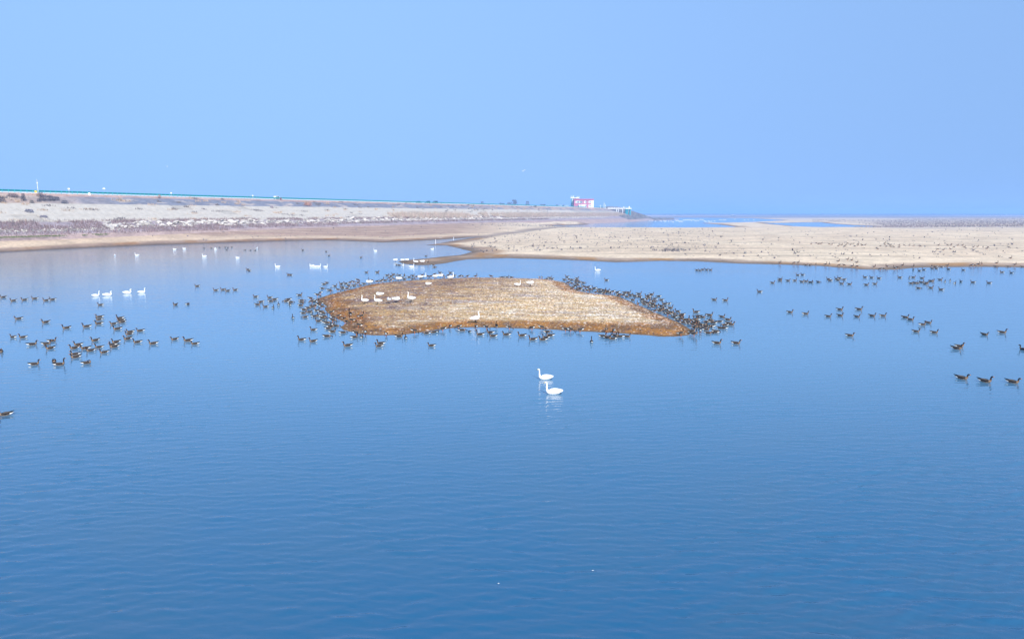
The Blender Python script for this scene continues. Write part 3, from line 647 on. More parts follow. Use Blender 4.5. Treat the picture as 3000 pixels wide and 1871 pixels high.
# cars: loft of side outline
def make_car(name, label, group, px, n, c, kind='suv', flip=1):
    p, s0 = on_crest(px, n); t_ = empty(name, (p[0], p[1], 17.04), math.atan2(DU[1], DU[0]) + (0 if flip > 0 else math.pi)); tag(t_, label, 'car' if kind != 'van' else 'van', group)
    mb = mat_flat(name + '_paint', c, .35, .03, 1); mg = mat_flat('car_glass', (.03,.045,.06), .15); mt = mat_flat('tyre_rubber', (.02,.02,.02), .8)
    if kind == 'suv': low = [(-2.25,.35),(-2.3,.75),(-2.2,1.05),(1.0,1.05),(2.0,.92),(2.3,.7),(2.3,.35)]; top = [(-2.05,1.05),(-1.85,1.62),(-1.5,1.72),(.1,1.70),(.95,1.08)]
    elif kind == 'van': low = [(-2.4,.35),(-2.45,1.1),(1.75,1.1),(2.3,.95),(2.4,.35)]; top = [(-2.4,1.1),(-2.3,1.9),(-2.1,1.98),(1.1,1.95),(1.75,1.12)]
    else: low = [(-2.2,.33),(-2.25,.8),(-1.6,.95),(1.1,.92),(2.1,.78),(2.25,.33)]; top = [(-1.6,.95),(-1.0,1.40),(-.5,1.47),(.4,1.44),(1.15,.94)]
    def ext(nm, prof_, w0, w1, mat):
        k_ = len(prof_); V = []
        zt = max(z for x, z in prof_); zb = min(z for x, z in prof_)
        for sy in (-1, 1):
            for x, z in prof_: V.append((x, sy * (w0 + (w1 - w0) * (z - zb) / (zt - zb)), z))
        Fq = [(i, (i+1) % k_, k_ + (i+1) % k_, k_ + i) for i in range(k_)]
        me = bpy.data.meshes.new(nm); me.from_pydata(V, [], [tuple(range(k_))[::-1], tuple(range(k_, 2*k_))] + Fq); me.materials.append(mat); return obj(nm, me, t_)
    ext('body', low, .9, .9, mb); ext('cabin', top, .86, .66, mb)
    zt = max(z for x, z in top); zb = top[0][1]
    for sy in (-1, 1):
        for a_, b_ in (((top[0][0] + .3), -.75), (-.6, top[-1][0] - .55)):
            V = [(a_, sy*.875, zb+.08), (b_, sy*.875, zb+.08), (b_ - (.15 if b_ > 0 else 0), sy*.74, zt-.14), (a_ + (.15 if a_ < -1 else 0), sy*.74, zt-.14)]
            V = V + [(x, y - sy*.03, z) for x, y, z in V]
            obj('window', mesh_np('window', V, np.array([[0,1,2,3],[4,7,6,5],[0,4,5,1],[1,5,6,2],[2,6,7,3],[3,7,4,0]]), None, mg, smooth=False), t_)
    for wx in (-1.4, 1.42):
        for sy in (-1, 1):
            V = [(wx + math.cos(a)*.36, sy*yy, .36 + math.sin(a)*.36) for yy in (.74, .93) for a in np.linspace(0, 6.283, 13)[:-1]]
            me = bpy.data.meshes.new('wheel'); me.from_pydata(V, [], [tuple(range(12)), tuple(range(12, 24))] + [(i, (i+1)%12, 12+(i+1)%12, 12+i) for i in range(12)]); me.materials.append(mt); obj('wheel', me, t_)
    boxes('headlight', [(2.2,-.8,.62,2.29,-.5,.76)], M_white, t_); boxes('headlight', [(2.2,.5,.62,2.29,.8,.76)], M_white, t_)
    return t_
make_car('parked_car', 'white car driving on the dam road behind the guard rail', None, 813, -2.2, (.78,.80,.80), 'suv')
g_ = 'dark vehicles standing on the dam road'
make_car('parked_car', 'dark low car, leftmost of the dark vehicles on the dam', g_, 1227, -3.0, (.04,.05,.07), 'sedan')
make_car('parked_car', 'dark tall car between the low car and the van', g_, 1253, -3.0, (.03,.035,.05), 'suv', -1)
make_car('parked_van', 'dark van with pale side windows on the dam road', g_, 1275, -3.0, (.10,.13,.17), 'van', -1)

# people: one continuous body each
def person(px, py, label, top, legs, face, z=None, crest=False):
    if crest: p, _ = on_crest(px, -.9); p[2] = 17.0
    else: p = ground(px, py)
    t_ = empty('person', p, face); tag(t_, label, 'person')
    me = bpy.data.meshes.new('body')
    J = {'pel': ((0,0,.95), .15), 'ch': ((0,.02,1.28), .17), 'nk': ((0,.02,1.47), .06), 'hd': ((0,-.0,1.60), .10), 'ht': ((0,0,1.70), .085),
         'hl': ((-.1,0,.86), .09), 'kl': ((-.12,-.08,.48), .06), 'fl': ((-.12,.04,.06), .045), 'tl': ((-.12,-.12,.03), .04), 'hr': ((.1,0,.86), .09), 'kr': ((.12,.03,.48), .06), 'fr': ((.12,.12,.06), .045), 'tr': ((.12,-.02,.03), .04),
         'sl': ((-.19,.02,1.38), .065), 'el': ((-.25,.04,1.10), .045), 'wl': ((-.24,-.06,.86), .035), 'gl': ((-.24,-.08,.78), .03), 'sr': ((.19,.02,1.38), .065), 'er': ((.25,0,1.10), .045), 'wr': ((.25,-.1,.88), .035), 'gr': ((.25,-.13,.80), .03)}
    ks = list(J); E_ = [('pel','ch'),('ch','nk'),('nk','hd'),('hd','ht'),('pel','hl'),('hl','kl'),('kl','fl'),('fl','tl'),('pel','hr'),('hr','kr'),('kr','fr'),('fr','tr'),('ch','sl'),('sl','el'),('el','wl'),('wl','gl'),('ch','sr'),('sr','er'),('er','wr'),('wr','gr')]
    me.from_pydata([J[k_][0] for k_ in ks], [(ks.index(a), ks.index(b_)) for a, b_ in E_], [])
    o = obj('body', me, t_); sk = o.modifiers.new('skin', 'SKIN'); o.modifiers.new('sub', 'SUBSURF').levels = 1
    for i, k_ in enumerate(ks): me.skin_vertices[0].data[i].radius = (J[k_][1],) * 2; me.skin_vertices[0].data[i].use_root = (i == 0)
    dg = bpy.context.evaluated_depsgraph_get(); m2 = bpy.data.meshes.new_from_object(o.evaluated_get(dg)); o.modifiers.clear(); o.data = m2; m2.name = 'body'
    V = np.array([v.co[:] for v in m2.vertices]); C = np.tile(np.array(top), (len(V), 1)); C[V[:, 2] < .93] = legs; C[V[:, 2] > 1.5] = (.45,.3,.22); C[V[:, 2] > 1.66] = (.02,.02,.02); C[(V[:, 2] < .84) & (np.abs(V[:, 0]) > .2)] = (.45,.3,.22); C[V[:, 2] < .08] = (.03,.03,.03)
    a = m2.color_attributes.new('Col', 'FLOAT_COLOR', 'POINT'); C4 = np.ones((len(V), 4), np.float32); C4[:, :3] = C; a.data.foreach_set('color', C4.ravel())
    m2.materials.clear(); m2.materials.append(M_stuff); return t_
person(1563, 648.5, 'person in blue walking on the beach below the reeds', (.02,.12,.30), (.02,.10,.22), 1.2)
person(1587, 650.5, 'person in white top and dark trousers on the far beach', (.8,.8,.8), (.04,.05,.08), 2.0)
person(1293, 0, 'person in dark clothes standing on the dam by the rail', (.03,.035,.06), (.02,.02,.035), 2.5, crest=True)

# ------------------------------------------------------------------ buildings on the headland (local x to the right in the photo, -y towards the camera)
M_pink = mat_flat('pink_render', (.50,.20,.28), .8, .1, .6); M_rose = mat_flat('rose_band', (.52,.13,.21), .7, .08, .6); M_wwall = mat_flat('white_render', (.80,.80,.80), .8, .08, .6)
M_tw = mat_flat('teal_cladding', (.02,.30,.38), .6, .12, .5); M_gl = mat_flat('window_glass', (.06,.16,.20), .2, .1)
p0, sB = on_crest(1711, -3); dB = float(np.hypot(p0[0], p0[1])); K = dB / F * .98       # metres per photo pixel there
bz = 17.0
pb = empty('pink_building', (p0[0], p0[1], bz), to_cam(p0)); tag(pb, 'two-storey pink and white building at the far end of the dam', 'building')
def X_(px): return (px - 1711) * K
Hh = 21.5 * K; D_ = 12.0
x0, x1, x2 = X_(1681), X_(1731), X_(1739)
boxes('wall', [(x0, 0, -4, x1, D_, Hh)], M_pink, pb); boxes('end_wall', [(x1, -.15, -4, x2, D_ - .1, Hh - .3)], M_wwall, pb)
boxes('roof', [(x0 - .5, -.9, Hh, x2 + .2, D_ + .5, Hh + 3.0 * K)], M_rose, pb)
boxes('floor_band', [(x0, -.28, Hh * .46, x1 + .6, -.003, Hh * .46 + .5)], M_rose, pb)
for (a_, b_) in [(1686, 1695.5), (1697, 1700), (1711, 1716), (1724, 1731)]: boxes('white_bay', [(X_(a_), -.2, Hh * .56, X_(b_), -.003, Hh * .90)], M_wwall, pb)
for (a_, b_) in [(1695, 1702), (1706.5, 1718), (1724, 1731)]: boxes('white_bay', [(X_(a_), -.2, .0, X_(b_), -.003, Hh * .40)], M_wwall, pb)
for a_ in (1691, 1695.2, 1700.5, 1704, 1716.5, 1728.5):
    w_ = boxes('window', [(X_(a_) - .75, -.34, Hh * .60, X_(a_) + .75, -.21, Hh * .84)], M_wwall, pb); boxes('pane', [(X_(a_) - .6, -.40, Hh * .62, X_(a_) + .6, -.35, Hh * .82)], M_gl, w_)
for a_ in (1707.5, 1716.5, 1728.5):
    w_ = boxes('window', [(X_(a_) - .7, -.34, Hh * .1, X_(a_) + .7, -.21, Hh * .36)], M_wwall, pb); boxes('pane', [(X_(a_) - .55, -.40, Hh * .12, X_(a_) + .55, -.35, Hh * .34)], M_gl, w_)
for sx in (0, 1, 2): boxes('window', [(x2 + .003, 2.2 + sx * 3.2, Hh * .6, x2 + .08, 3.4 + sx * 3.2, Hh * .82)], M_gl, pb)
st_ = boxes('staircase', [(X_(1703) + i * .55, -2.2, -1, X_(1703) + (i + 1) * .55, -.41, Hh * .46 - i * Hh * .05) for i in range(9)], M_wwall, pb)
boxes('door', [(X_(1693), -.3, 0, X_(1696), -.003, 2.6)], M_gl, pb)
boxes('terrace', [(x0 - 2, -2.6, -2.2, x2 + .6, -.02, -.05)], mat_flat('buff_plinth', (.42,.30,.24), .8), pb)
tw = empty('blue_tower', (p0[0], p0[1], bz), to_cam(p0)); tag(tw, 'tall blue-green tower with white finials left of the pink building', 'tower')
ty = 13.5; kk = 1 + ty / dB
def T_(px): return (px - 1711) * K * kk
Ht = 27.0 * K
boxes('shaft', [(T_(1672), ty, -5, T_(1680.3), ty + 8, Ht)], M_tw, tw); boxes('white_panel', [(T_(1675.4), ty - .25, 1.5, T_(1677.2), ty - .003, Ht - .6)], M_wwall, tw)
boxes('link_block', [(T_(1680.3) + .01, ty + .4, -5, T_(1696.2), ty + 7.5, Ht - .2)], M_tw, tw); boxes('white_pier', [(T_(1689.3), ty - .1, -4, T_(1691), ty + .38, Ht - .4)], M_wwall, tw); boxes('white_pier', [(T_(1695), ty - .1, -4, T_(1696.4), ty + .38, Ht - .4)], M_wwall, tw)
boxes('roof_slab', [(T_(1671.4), ty - .8, Ht, T_(1697), ty + 8.6, Ht + .9)], M_wwall, tw); boxes('door', [(T_(1675.5), ty - .33, -.5, T_(1678), ty - .255, 2.2)], M_tw, tw)
for a_, h_ in ((1672.8, 6.6), (1677.4, 5.0), (1679.8, 6.6), (1690.4, 5.0), (1695.4, 5.0)):
    tube('finial', [(T_(a_), ty + 2.2, Ht + .9), (T_(a_), ty + 2.2, Ht + .9 + h_ * K * .45), (T_(a_), ty + 2.2, Ht + .9 + h_ * K)], [.32, .38, .06], M_wwall, tw)
# sheds left of the tower
for px, w_, lab in ((1641, 3.6, 'low white shed on the crest left of the tower bushes'), (1659, 5.0, 'small white hut close to the foot of the blue tower')):
    p, s_ = on_crest(px, -12, 17.0); t_ = empty('shed', p, to_cam(p)); tag(t_, lab, 'shed')
    boxes('wall', [(-w_/2, 0, -1, w_/2, 3, 1.7)], M_wwall, t_); boxes('roof', [(-w_/2 - .2, -.3, 1.7, w_/2 + .2, 3.2, 1.95)], M_kerb, t_); boxes('door', [(-.5, -.08, -.05, .5, -.003, 1.4)], M_gl, t_)
# water intake pier on tall legs
q0 = at(1793, 609.5, 17.2); q1 = at(1847, 609.5, 17.2); Yp = 905.0
def on_plane(px, py, Yp): d_ = ray(px, py); return np.array([0, 0, CH]) + d_ * (Yp / d_[1])
a0, a1 = on_plane(1780, 609.5, Yp), on_plane(1847, 610.5, Yp)
pier = empty('intake_pier', (a0[0], a0[1], 0), 0); tag(pier, 'white footbridge on tall legs leading to the intake platform', 'pier')
Lp = a1[0] - a0[0]; zt = a0[2]; kp_ = Yp / F
boxes('deck', [(0, -1.2, zt - 1.0, Lp - 16 * kp_, 1.2, zt)], M_wwall, pier); boxes('platform', [(Lp - 16 * kp_, -4, zt - 1.2, Lp + .8, 4, zt)], M_wwall, pier)
for sx in (1806, 1811, 1824): boxes('leg', [((sx - 1780) * kp_ - .35, -.5, -.5, (sx - 1780) * kp_ + .35, .5, zt - 1.0)], M_kerb, pier)
for sx in (1833, 1837.5, 1845): boxes('leg', [((sx - 1780) * kp_ - .6, -3, -.5, (sx - 1780) * kp_ + .6, -1.6, zt - 1.2)], M_tw, pier); boxes('leg', [((sx - 1780) * kp_ - .6, 1.6, -.5, (sx - 1780) * kp_ + .6, 3, zt - 1.2)], M_tw, pier)
boxes('railing', [(0, -1.2, zt + .9, Lp + .6, -1.1, zt + 1.0)] + [(i * 2.2, -1.2, zt, i * 2.2 + .1, -1.1, zt + .9) for i in range(int(Lp / 2.2))], M_white, pier)
boxes('hoist_frame', [(Lp - 2.4, -2, zt, Lp - 1.4, 2, zt + 2.4), (Lp - 9.5, -2, zt, Lp - 8.6, 2, zt + 1.9)], M_wwall, pier)
# masts on the headland
for px, h_, lab in ((1759, 4.0, 'short white hut-like mast on the wooded headland'), (1769.5, 8.5, 'thin white mast on the wooded headland right of building'), (1773, 5.5, 'second thinner white mast on the wooded headland')):
    p, s_ = on_crest(px, 2, 16.5); t_ = empty('mast', p, 0); tag(t_, lab, 'mast'); tube('pole', [(0,0,-1),(0,0,h_)], [.3,.12], M_white, t_); boxes('mast_box', [(-.45,-.2,h_*.6,.45,.2,h_*.6+.8)], M_white, t_)
# headland thicket
k = 12000; s0 = rng.uniform(690, 1010, k); n0 = rng.uniform(-12, 42, k); S = rng.uniform(.6, 2.4, k); kp = (rng.random(k) < .65) | (n0 < 9); kp &= ~((s0 < 742) & (n0 < 30)); s0, n0, S = s0[kp], n0[kp], S[kp]; k = len(s0)
o = scatter_lumps('headland_thicket', slope_pts(s0, n0), dam_z(s0, n0), S, jitc([.17, .16, .15], k, .35), M_stuff, .8); tag(o, kind='stuff', label='dark leafless thicket covering the headland behind the buildings', cat='thicket')
# small boat drawn up on the far shore
p = ground(2148, 633.5); bt = empty('moored_boat', (p[0], p[1], max(p[2], .1)), 0); tag(bt, 'small dark boat with masts lying before the far shore', 'boat')
V = []; 
for x, w_, z0 in ((-6, 1.2, 1.3), (-3.5, 2.0, .4), (0, 2.2, .1), (3.5, 2.0, .4), (6.5, .15, 1.6)):
    V += [(x, -w_, z0 + 1.5), (x, -w_ * .5, z0), (x, w_ * .5, z0), (x, w_, z0 + 1.5)]
Fq = [(i*4+j, i*4+j+1, (i+1)*4+j+1, (i+1)*4+j) for i in range(4) for j in range(3)] + [(i*4+3, i*4, (i+1)*4, (i+1)*4+3) for i in range(4)]
obj('hull', mesh_np('hull', V, np.array(Fq), None, mat_flat('dark_hull_paint', (.04,.10,.14), .6), smooth=False), bt)
boxes('cabin', [(-4, -1.3, 1.9, 0, 1.3, 3.9)], M_wwall, bt); tube('mast', [(2.5,0,1.5),(2.5,0,8)], .22, M_white, bt); tube('mast', [(-4.6,0,1.5),(-4.6,0,7)], .22, M_white, bt)
# ------------------------------------------------------------------ birds
def loft(rings, cf, seg=10, cap=True):
    """rings: (x,y,z, half width, half height). cf(i, x, z, sin, cos) -> colour"""
    Pn = np.array([r[:3] for r in rings], float); V = []; C = []
    for i, r in enumerate(rings):
        a = Pn[max(i-1, 0)]; b_ = Pn[min(i+1, len(rings)-1)]; T = b_ - a; T /= np.linalg.norm(T) + 1e-9
        L = np.array([0, 1.0, 0]) - T[1] * T; L /= np.linalg.norm(L) + 1e-9; Nn = np.cross(T, L)
        for j in range(seg):
            an = 2 * math.pi * j / seg; c_, s_ = math.cos(an), math.sin(an)
            p = Pn[i] + L * r[3] * c_ + Nn * r[4] * s_; V.append(tuple(p)); C.append(cf(i, p[0], p[2], s_, c_))
    Fc = [(i*seg+j, i*seg+(j+1)%seg, (i+1)*seg+(j+1)%seg, (i+1)*seg+j) for i in range(len(rings)-1) for j in range(seg)]
    Ft = []
    if cap:
        b0 = len(V); V.append(tuple(Pn[0])); C.append(C[0]); V.append(tuple(Pn[-1])); C.append(C[b0-1])
        for j in range(seg): Ft.append((b0, (j+1)%seg, j)); k_ = (len(rings)-1)*seg; Ft.append((b0+1, k_+j, k_+(j+1)%seg))
    return [np.array(V), Fc, Ft, np.array(C, float)]
def joinp(ps):
    V, Fq, Ft, C, o = [], [], [], [], 0
    for v, q_, t_, c in ps:
        V.append(v); C.append(c); Fq += [tuple(np.array(f) + o) for f in q_]; Ft += [tuple(np.array(f) + o) for f in t_]; o += len(v)
    return [np.vstack(V), Fq, Ft, np.vstack(C)]
def xf(p, pitch=0, lift=0, piv=(0, 0), swim=True):
    v = p[0].copy(); a = pitch; x = v[:, 0] - piv[0]; z = v[:, 2] - piv[1]
    v[:, 0] = x * math.cos(a) - z * math.sin(a) + piv[0]; v[:, 2] = x * math.sin(a) + z * math.cos(a) + piv[1] + lift
    return [v, p[1], p[2], p[3]]

BACK, FLANK, BELLY, CHEST, NECK, HEAD, WHT = (.006,.006,.009), (.045,.033,.027), (.26,.21,.16), (.24,.165,.11), (.038,.025,.02), (.018,.014,.014), (.80,.79,.72)
def goose(pose, var=0):
    rr = np.random.default_rng(var * 17 + ord(pose[0])); k = rr.uniform(.9, 1.12)
    stand = pose in 'wg'
    def cb(i, x, z, s, c):
        if x < -.30: return BACK if s > .2 else WHT
        if x < -.17: return BACK if s > .65 else WHT
        if x < .17:
            if s > .45: return BACK
            if s > -.45: return FLANK if i % 2 else (.13,.095,.07)
            return BELLY
        return CHEST
    body = [(-.37,0,.15,.014,.010),(-.31,0,.12,.05,.035),(-.24,0,.095,.08,.05),(-.16,0,.08,.10,.075),(-.08,0,.07,.115,.092),(0,0,.062,.122,.102),(.08,0,.062,.118,.104),(.15,0,.068,.105,.10),(.205,0,.085,.085,.09)]
    nb = len(body)
    hz = None
    if pose == 's': nk = [(.245,0,.12,.056,.066),(.265,0,.175,.042,.05),(.268,0,.225*k,.034,.041),(.27,0,.275*k,.032,.038)]; hx, hz, hy = .29, .32*k, 0
    elif pose == 't': nk = [(.245,0,.12,.056,.066),(.262,0,.17,.042,.05),(.262,0,.25,.034,.04),(.265,0,.33*k,.031,.037)]; hx, hz, hy = .288, .375*k, 0
    elif pose == 'w': nk = [(.245,0,.12,.056,.066),(.262,0,.17,.042,.05),(.255,0,.25,.034,.04),(.24,0,.32*k,.031,.037)]; hx, hz, hy = .26, .365*k, 0
    elif pose == 'l': nk = [(.25,0,.10,.056,.062),(.30,0,.10,.040,.042),(.35,0,.095,.032,.034),(.395,0,.075,.028,.03)]; hx, hz, hy = None, None, 0
    elif pose == 'g': nk = [(.25,0,.075,.056,.062),(.30,0,.03,.042,.044),(.345,0,-.04,.032,.034),(.375,0,-.12,.028,.03)]; hx, hz, hy = None, None, 0
    elif pose == 'p': nk = [(.245,0,.13,.056,.06),(.25,.01,.185,.04,.045),(.215,.035,.225,.033,.035),(.16,.06,.225,.03,.032)]; hx, hz, hy = None, None, 0
    def cn(i, x, z, s, c):
        if i < nb: return cb(i, x, z, s, c)
        j = i - nb
        return CHEST if j == 0 else ((.13,.09,.06) if j == 1 else NECK if j < 4 else HEAD)
    if pose in 'stw':
        head = [(hx,hy,hz,.037,.042),(hx+.035,hy,hz+.012,.040,.040),(hx+.07,hy,hz+.005,.032,.031)]
        bill = [(hx+.07,0,hz+.003,.024,.025),(hx+.10,0,hz-.006,.018,.018),(hx+.135,0,hz-.018,.011,.008)]
    elif pose == 'l':
        head = [(.425,0,.055,.03,.032),(.452,0,.035,.03,.03),(.475,0,.012,.024,.022)]; bill = [(.478,0,.010,.018,.018),(.495,0,-.012,.013,.013),(.51,0,-.035,.008,.006)]
    elif pose == 'g':
        head = [(.392,0,-.165,.03,.032),(.41,0,-.195,.03,.03),(.43,0,-.218,.024,.022)]; bill = [(.432,0,-.22,.018,.018),(.447,0,-.24,.013,.013),(.462,0,-.265,.008,.006)]
    else:
        head = [(.115,.075,.20,.03,.03),(.085,.08,.185,.028,.028),(.06,.085,.17,.022,.022)]; bill = [(.058,.086,.168,.017,.017),(.035,.09,.155,.012,.012),(.01,.095,.14,.008,.006)]
    B = loft(body + nk + head, cn)
    ws = []
    for sy in (1, -1):
        wr = [(.185,sy*.082,.115,.008,.012),(.14,sy*.098,.112,.02,.045),(.07,sy*.106,.112,.026,.062),(-.01,sy*.104,.118,.028,.066),(-.09,sy*.092,.128,.026,.060),(-.17,sy*.074,.150,.022,.044),(-.25,sy*.052,.175,.017,.028),(-.33,sy*.034,.203,.011,.018),(-.41,sy*.02,.232,.004,.006)]
        def cw(i, x, z, s, c):
            if i >= 6: return (.005,.005,.007)
            if s < -.55: return (.10,.085,.07)
            return (.008,.008,.011) if i % 2 else (.022,.019,.018)
        ws.append(loft(wr, cw, 8))
    fb = lambda i, x, z, s, c: (.03,.025,.02) if i in (2,) else (.62,.25,.06)
    Bl = loft(bill, fb, 6)
    parts = [('body', B), ('wing', ws[0]), ('wing', ws[1]), ('bill', Bl)]
    lg = []
    if stand:
        pt = R(16) if pose == 'w' else R(-6)
        lift = .215
        parts = [(n_, xf(p, pt if True else 0, lift)) for n_, p in parts]
        if pose == 'w':   # keep the neck upright: shear the raised body only
            pass
        for sy in (1, -1):
            fl = lambda i, x, z, s, c: (.72,.22,.05)
            a = loft([(.0,sy*.05,.20,.026,.03),(.0,sy*.052,.14,.012,.014),(-.012,sy*.052,.075,.008,.009),(.0,sy*.052,.008,.009,.008)], fl, 6)
            f = [np.array([(-.02,sy*.052,.006),(.085,sy*.052-.04,.004),(.095,sy*.052,.006),(.085,sy*.052+.04,.004),(0,sy*.052,.022)]), [], [(0,1,4),(1,2,4),(2,3,4),(3,0,4)], np.tile([[.72,.22,.05]], (5, 1))]
            lg.append(('leg', joinp([a, f])))
    return parts + lg
SW = (.82,.82,.79)
def swan(pose, var=0):
    stand = pose in 'WKH'
    body = [(-.50,0,.17,.012,.008),(-.43,0,.15,.06,.032),(-.33,0,.125,.11,.07),(-.21,0,.105,.15,.105),(-.08,0,.095,.175,.13),(.06,0,.09,.18,.14),(.18,0,.095,.165,.138),(.27,0,.115,.13,.12)]
    if pose in 'SWYXH': nk = [(.33,0,.17,.085,.088),(.355,0,.24,.055,.06),(.36,0,.32,.041,.046),(.362,0,.40,.036,.041),(.362,0,.48,.034,.038),(.366,0,.555,.033,.037)]; hx, hz = .385, .615
    elif pose == 'F': nk = [(.33,0,.17,.085,.088),(.35,0,.235,.055,.058),(.32,0,.30,.042,.045),(.285,0,.35,.036,.04),(.28,0,.40,.034,.037),(.31,0,.43,.033,.036)]; hx, hz = .35, .445
    elif pose == 'V': nk = [(.36,0,.13,.085,.085),(.46,0,.14,.055,.055),(.56,0,.15,.042,.042),(.66,0,.155,.036,.036),(.76,0,.158,.034,.034),(.86,0,.158,.033,.033)]; hx, hz = None, None
    else: nk = [(.315,0,.19,.09,.085),(.30,.0,.255,.06,.062),(.24,.02,.29,.045,.045),(.16,.05,.285,.04,.04),(.08,.08,.26,.037,.037),(.01,.10,.235,.034,.034)]; hx, hz = None, None
    nb = len(body)
    wc = lambda i, x, z, s, c: SW if i < nb + 5 else (.86,.84,.76)
    if hx is not None:
        head = [(hx,0,hz,.038,.043),(hx+.04,0,hz+.012,.038,.040),(hx+.075,0,hz+.002,.028,.029)]
        bill = [(hx+.077,0,hz,.024,.025),(hx+.105,0,hz-.014,.018,.017),(hx+.115,0,hz-.018,.017,.015),(hx+.155,0,hz-.035,.012,.008)]
    elif pose == 'V': head = [(.92,0,.16,.038,.04),(.96,0,.155,.036,.036),(.99,0,.15,.028,.028)]; bill = [(.99,0,.15,.024,.024),(1.02,0,.145,.018,.018),(1.03,0,.143,.017,.015),(1.07,0,.137,.012,.008)]
    else: head = [(-.05,.11,.215,.036,.036),(-.09,.112,.20,.034,.034),(-.12,.114,.19,.026,.026)]; bill = [(-.12,.114,.19,.02,.02),(-.14,.115,.18,.015,.015),(-.15,.115,.175,.013,.012),(-.17,.115,.165,.01,.008)]
    B = loft(body + nk + head, wc, 12); ws = []
    for sy in (1, -1):
        if pose in 'XV':
            up = .9 if pose == 'X' else .25
            wr = [(.12,sy*.12,.17,.02,.10) ] + [(.10 - .12*q_, sy*(.14 + (.55 if pose=='X' else 1.0)*q_), .18 + up*(.55*q_), .012, .16 - .10*q_) for q_ in (.15,.35,.55,.75,.95)]
            # blades lie flat: chord along x
            V = []; Ff = []
            for (x, y, z, t_, ch_) in wr: V += [(x + ch_, y, z), (x, y, z + .03), (x - ch_ * 1.3, y, z - .01), (x, y, z - .01)]
            for i in range(len(wr) - 1):
                for j in range(4): Ff.append((i*4+j, i*4+(j+1)%4, (i+1)*4+(j+1)%4, (i+1)*4+j))
            ws.append([np.array(V), Ff, [], np.tile([SW], (len(V), 1))])
        else:
            wr = [(.23,sy*.11,.165,.012,.02),(.17,sy*.135,.17,.03,.065),(.07,sy*.148,.175,.04,.092),(-.05,sy*.142,.185,.042,.098),(-.17,sy*.118,.195,.038,.088),(-.29,sy*.085,.20,.03,.068),(-.40,sy*.05,.205,.02,.042),(-.50,sy*.025,.215,.008,.012)]
            ws.append(loft(wr, lambda i, x, z, s, c: SW if i % 2 else (.84,.84,.82), 10))
    Bl = loft(bill, lambda i, x, z, s, c: (.80,.60,.05) if i < 2 else (.02,.02,.02), 6)
    parts = [('body', B), ('wing', ws[0]), ('wing', ws[1]), ('bill', Bl)]
    if stand:
        parts = [(n_, xf(p, R(10) if pose != 'K' else 0, .30)) for n_, p in parts]
        for sy in (1, -1):
            fl = lambda i, x, z, s, c: (.03,.03,.03)
            a = loft([(0,sy*.075,.30,.035,.04),(0,sy*.078,.19,.017,.019),(-.015,sy*.078,.10,.012,.012),(0,sy*.078,.01,.012,.01)], fl, 6)
            f = [np.array([(-.03,sy*.078,.006),(.12,sy*.078-.06,.004),(.14,sy*.078,.006),(.12,sy*.078+.06,.004),(0,sy*.078,.03)]), [], [(0,1,4),(1,2,4),(2,3,4),(3,0,4)], np.tile([[.03,.03,.03]], (5, 1))]
            parts.append(('leg', joinp([a, f])))
    elif pose in 'ZY': parts = [(n_, xf(p, 0, .045)) for n_, p in parts]
    elif pose in 'S': # trailing dark foot at the waterline
        f = [np.array([(-.30,-.10,.012),(-.42,-.13,.02),(-.44,-.10,.02),(-.42,-.07,.02),(-.36,-.10,.05)]), [], [(0,1,4),(1,2,4),(2,3,4),(3,0,4)], np.tile([[.03,.03,.03]], (5, 1))]
        parts.append(('foot', f))
    return parts
CACHE = {}
def bird_meshes(kind, pose, var):
    k_ = (kind, pose, var)
    if k_ not in CACHE:
        ps = (goose if kind == 'goose' else swan)(pose, var)
        j = joinp([p for _, p in ps])
        CACHE[k_] = dict(parts=[(n_, mesh_np(n_, p[0], [p[1], p[2]], p[3], M_bird)) for n_, p in ps], raw=j,
                         whole=mesh_np(kind, j[0], [j[1], j[2]], j[3], M_bird))
    return CACHE[k_]

ANG = dict(R=0, L=180, A=90, T=-90, ra=45, la=135, rt=-45, lt=-135)
BIRDS = []   # kind, px, py, pose, dir
def T(kind, x0, y0, sc_, txt):
    for it in txt.replace('\n', ' ').split(','):
        it = it.split()
        if it: BIRDS.append((kind, x0 + float(it[0]) / sc_, y0 + float(it[1]) / sc_, it[2], it[3]))
T('goose',0,840,7.56,'''75 240 s L,300 318 s L,545 298 s L,775 272 s L,1025 312 s L,1170 292 s L,415 718 s L,1015 798 s L,1475 925 s L,1925 893 s L,2210 680 s L,2200 735 s L,2195 828 s L,
295 1125 s la,515 1128 s L,710 1290 s R,1150 1210 s R,1025 1275 s R,1115 1375 s L,2110 1200 s L,1735 1295 s L,1650 1370 s L,1895 1378 s L,2010 1425 s L,2200 1350 s L,25 1450 s T,2230 410 s L''')
T('goose',300,840,7.56,'''1620 408 s lt,1885 395 p ra,395 705 s L,420 748 s L,440 792 s L,250 830 s L,335 945 s L,620 1010 s L,595 1060 s L,845 985 s L,560 1165 s L,305 1235 s L,240 1290 s L,265 1340 s L,
780 1238 s L,1130 1270 s L,1600 1175 s L,1900 1205 s L,2055 1275 s L,40 1465 s L''')
T('goose',0,1000,6.3,'''1395 245 s L,1400 300 s L,1000 380 p T,630 432 t R,1095 437 t R,1595 410 p R,105 1362 s L''')
T('goose',560,690,6.0625,'''230 225 s L,365 228 s L,497 212 s R,610 212 s L,650 217 s R,725 210 s L,625 255 s R,960 262 l L,1055 264 l L,1140 267 l L,1985 264 s L,1010 607 s L,1035 630 s L,1765 708 s L,1735 702 s L''')
T('goose',600,500,4.042,'1160 942 s L,1440 960 s L,1468 1008 s R,1848 1030 s R')
T('goose',300,680,4.042,'1125 643 s L,1345 692 s L,1430 685 s L,1485 698 s L,1575 688 s L')
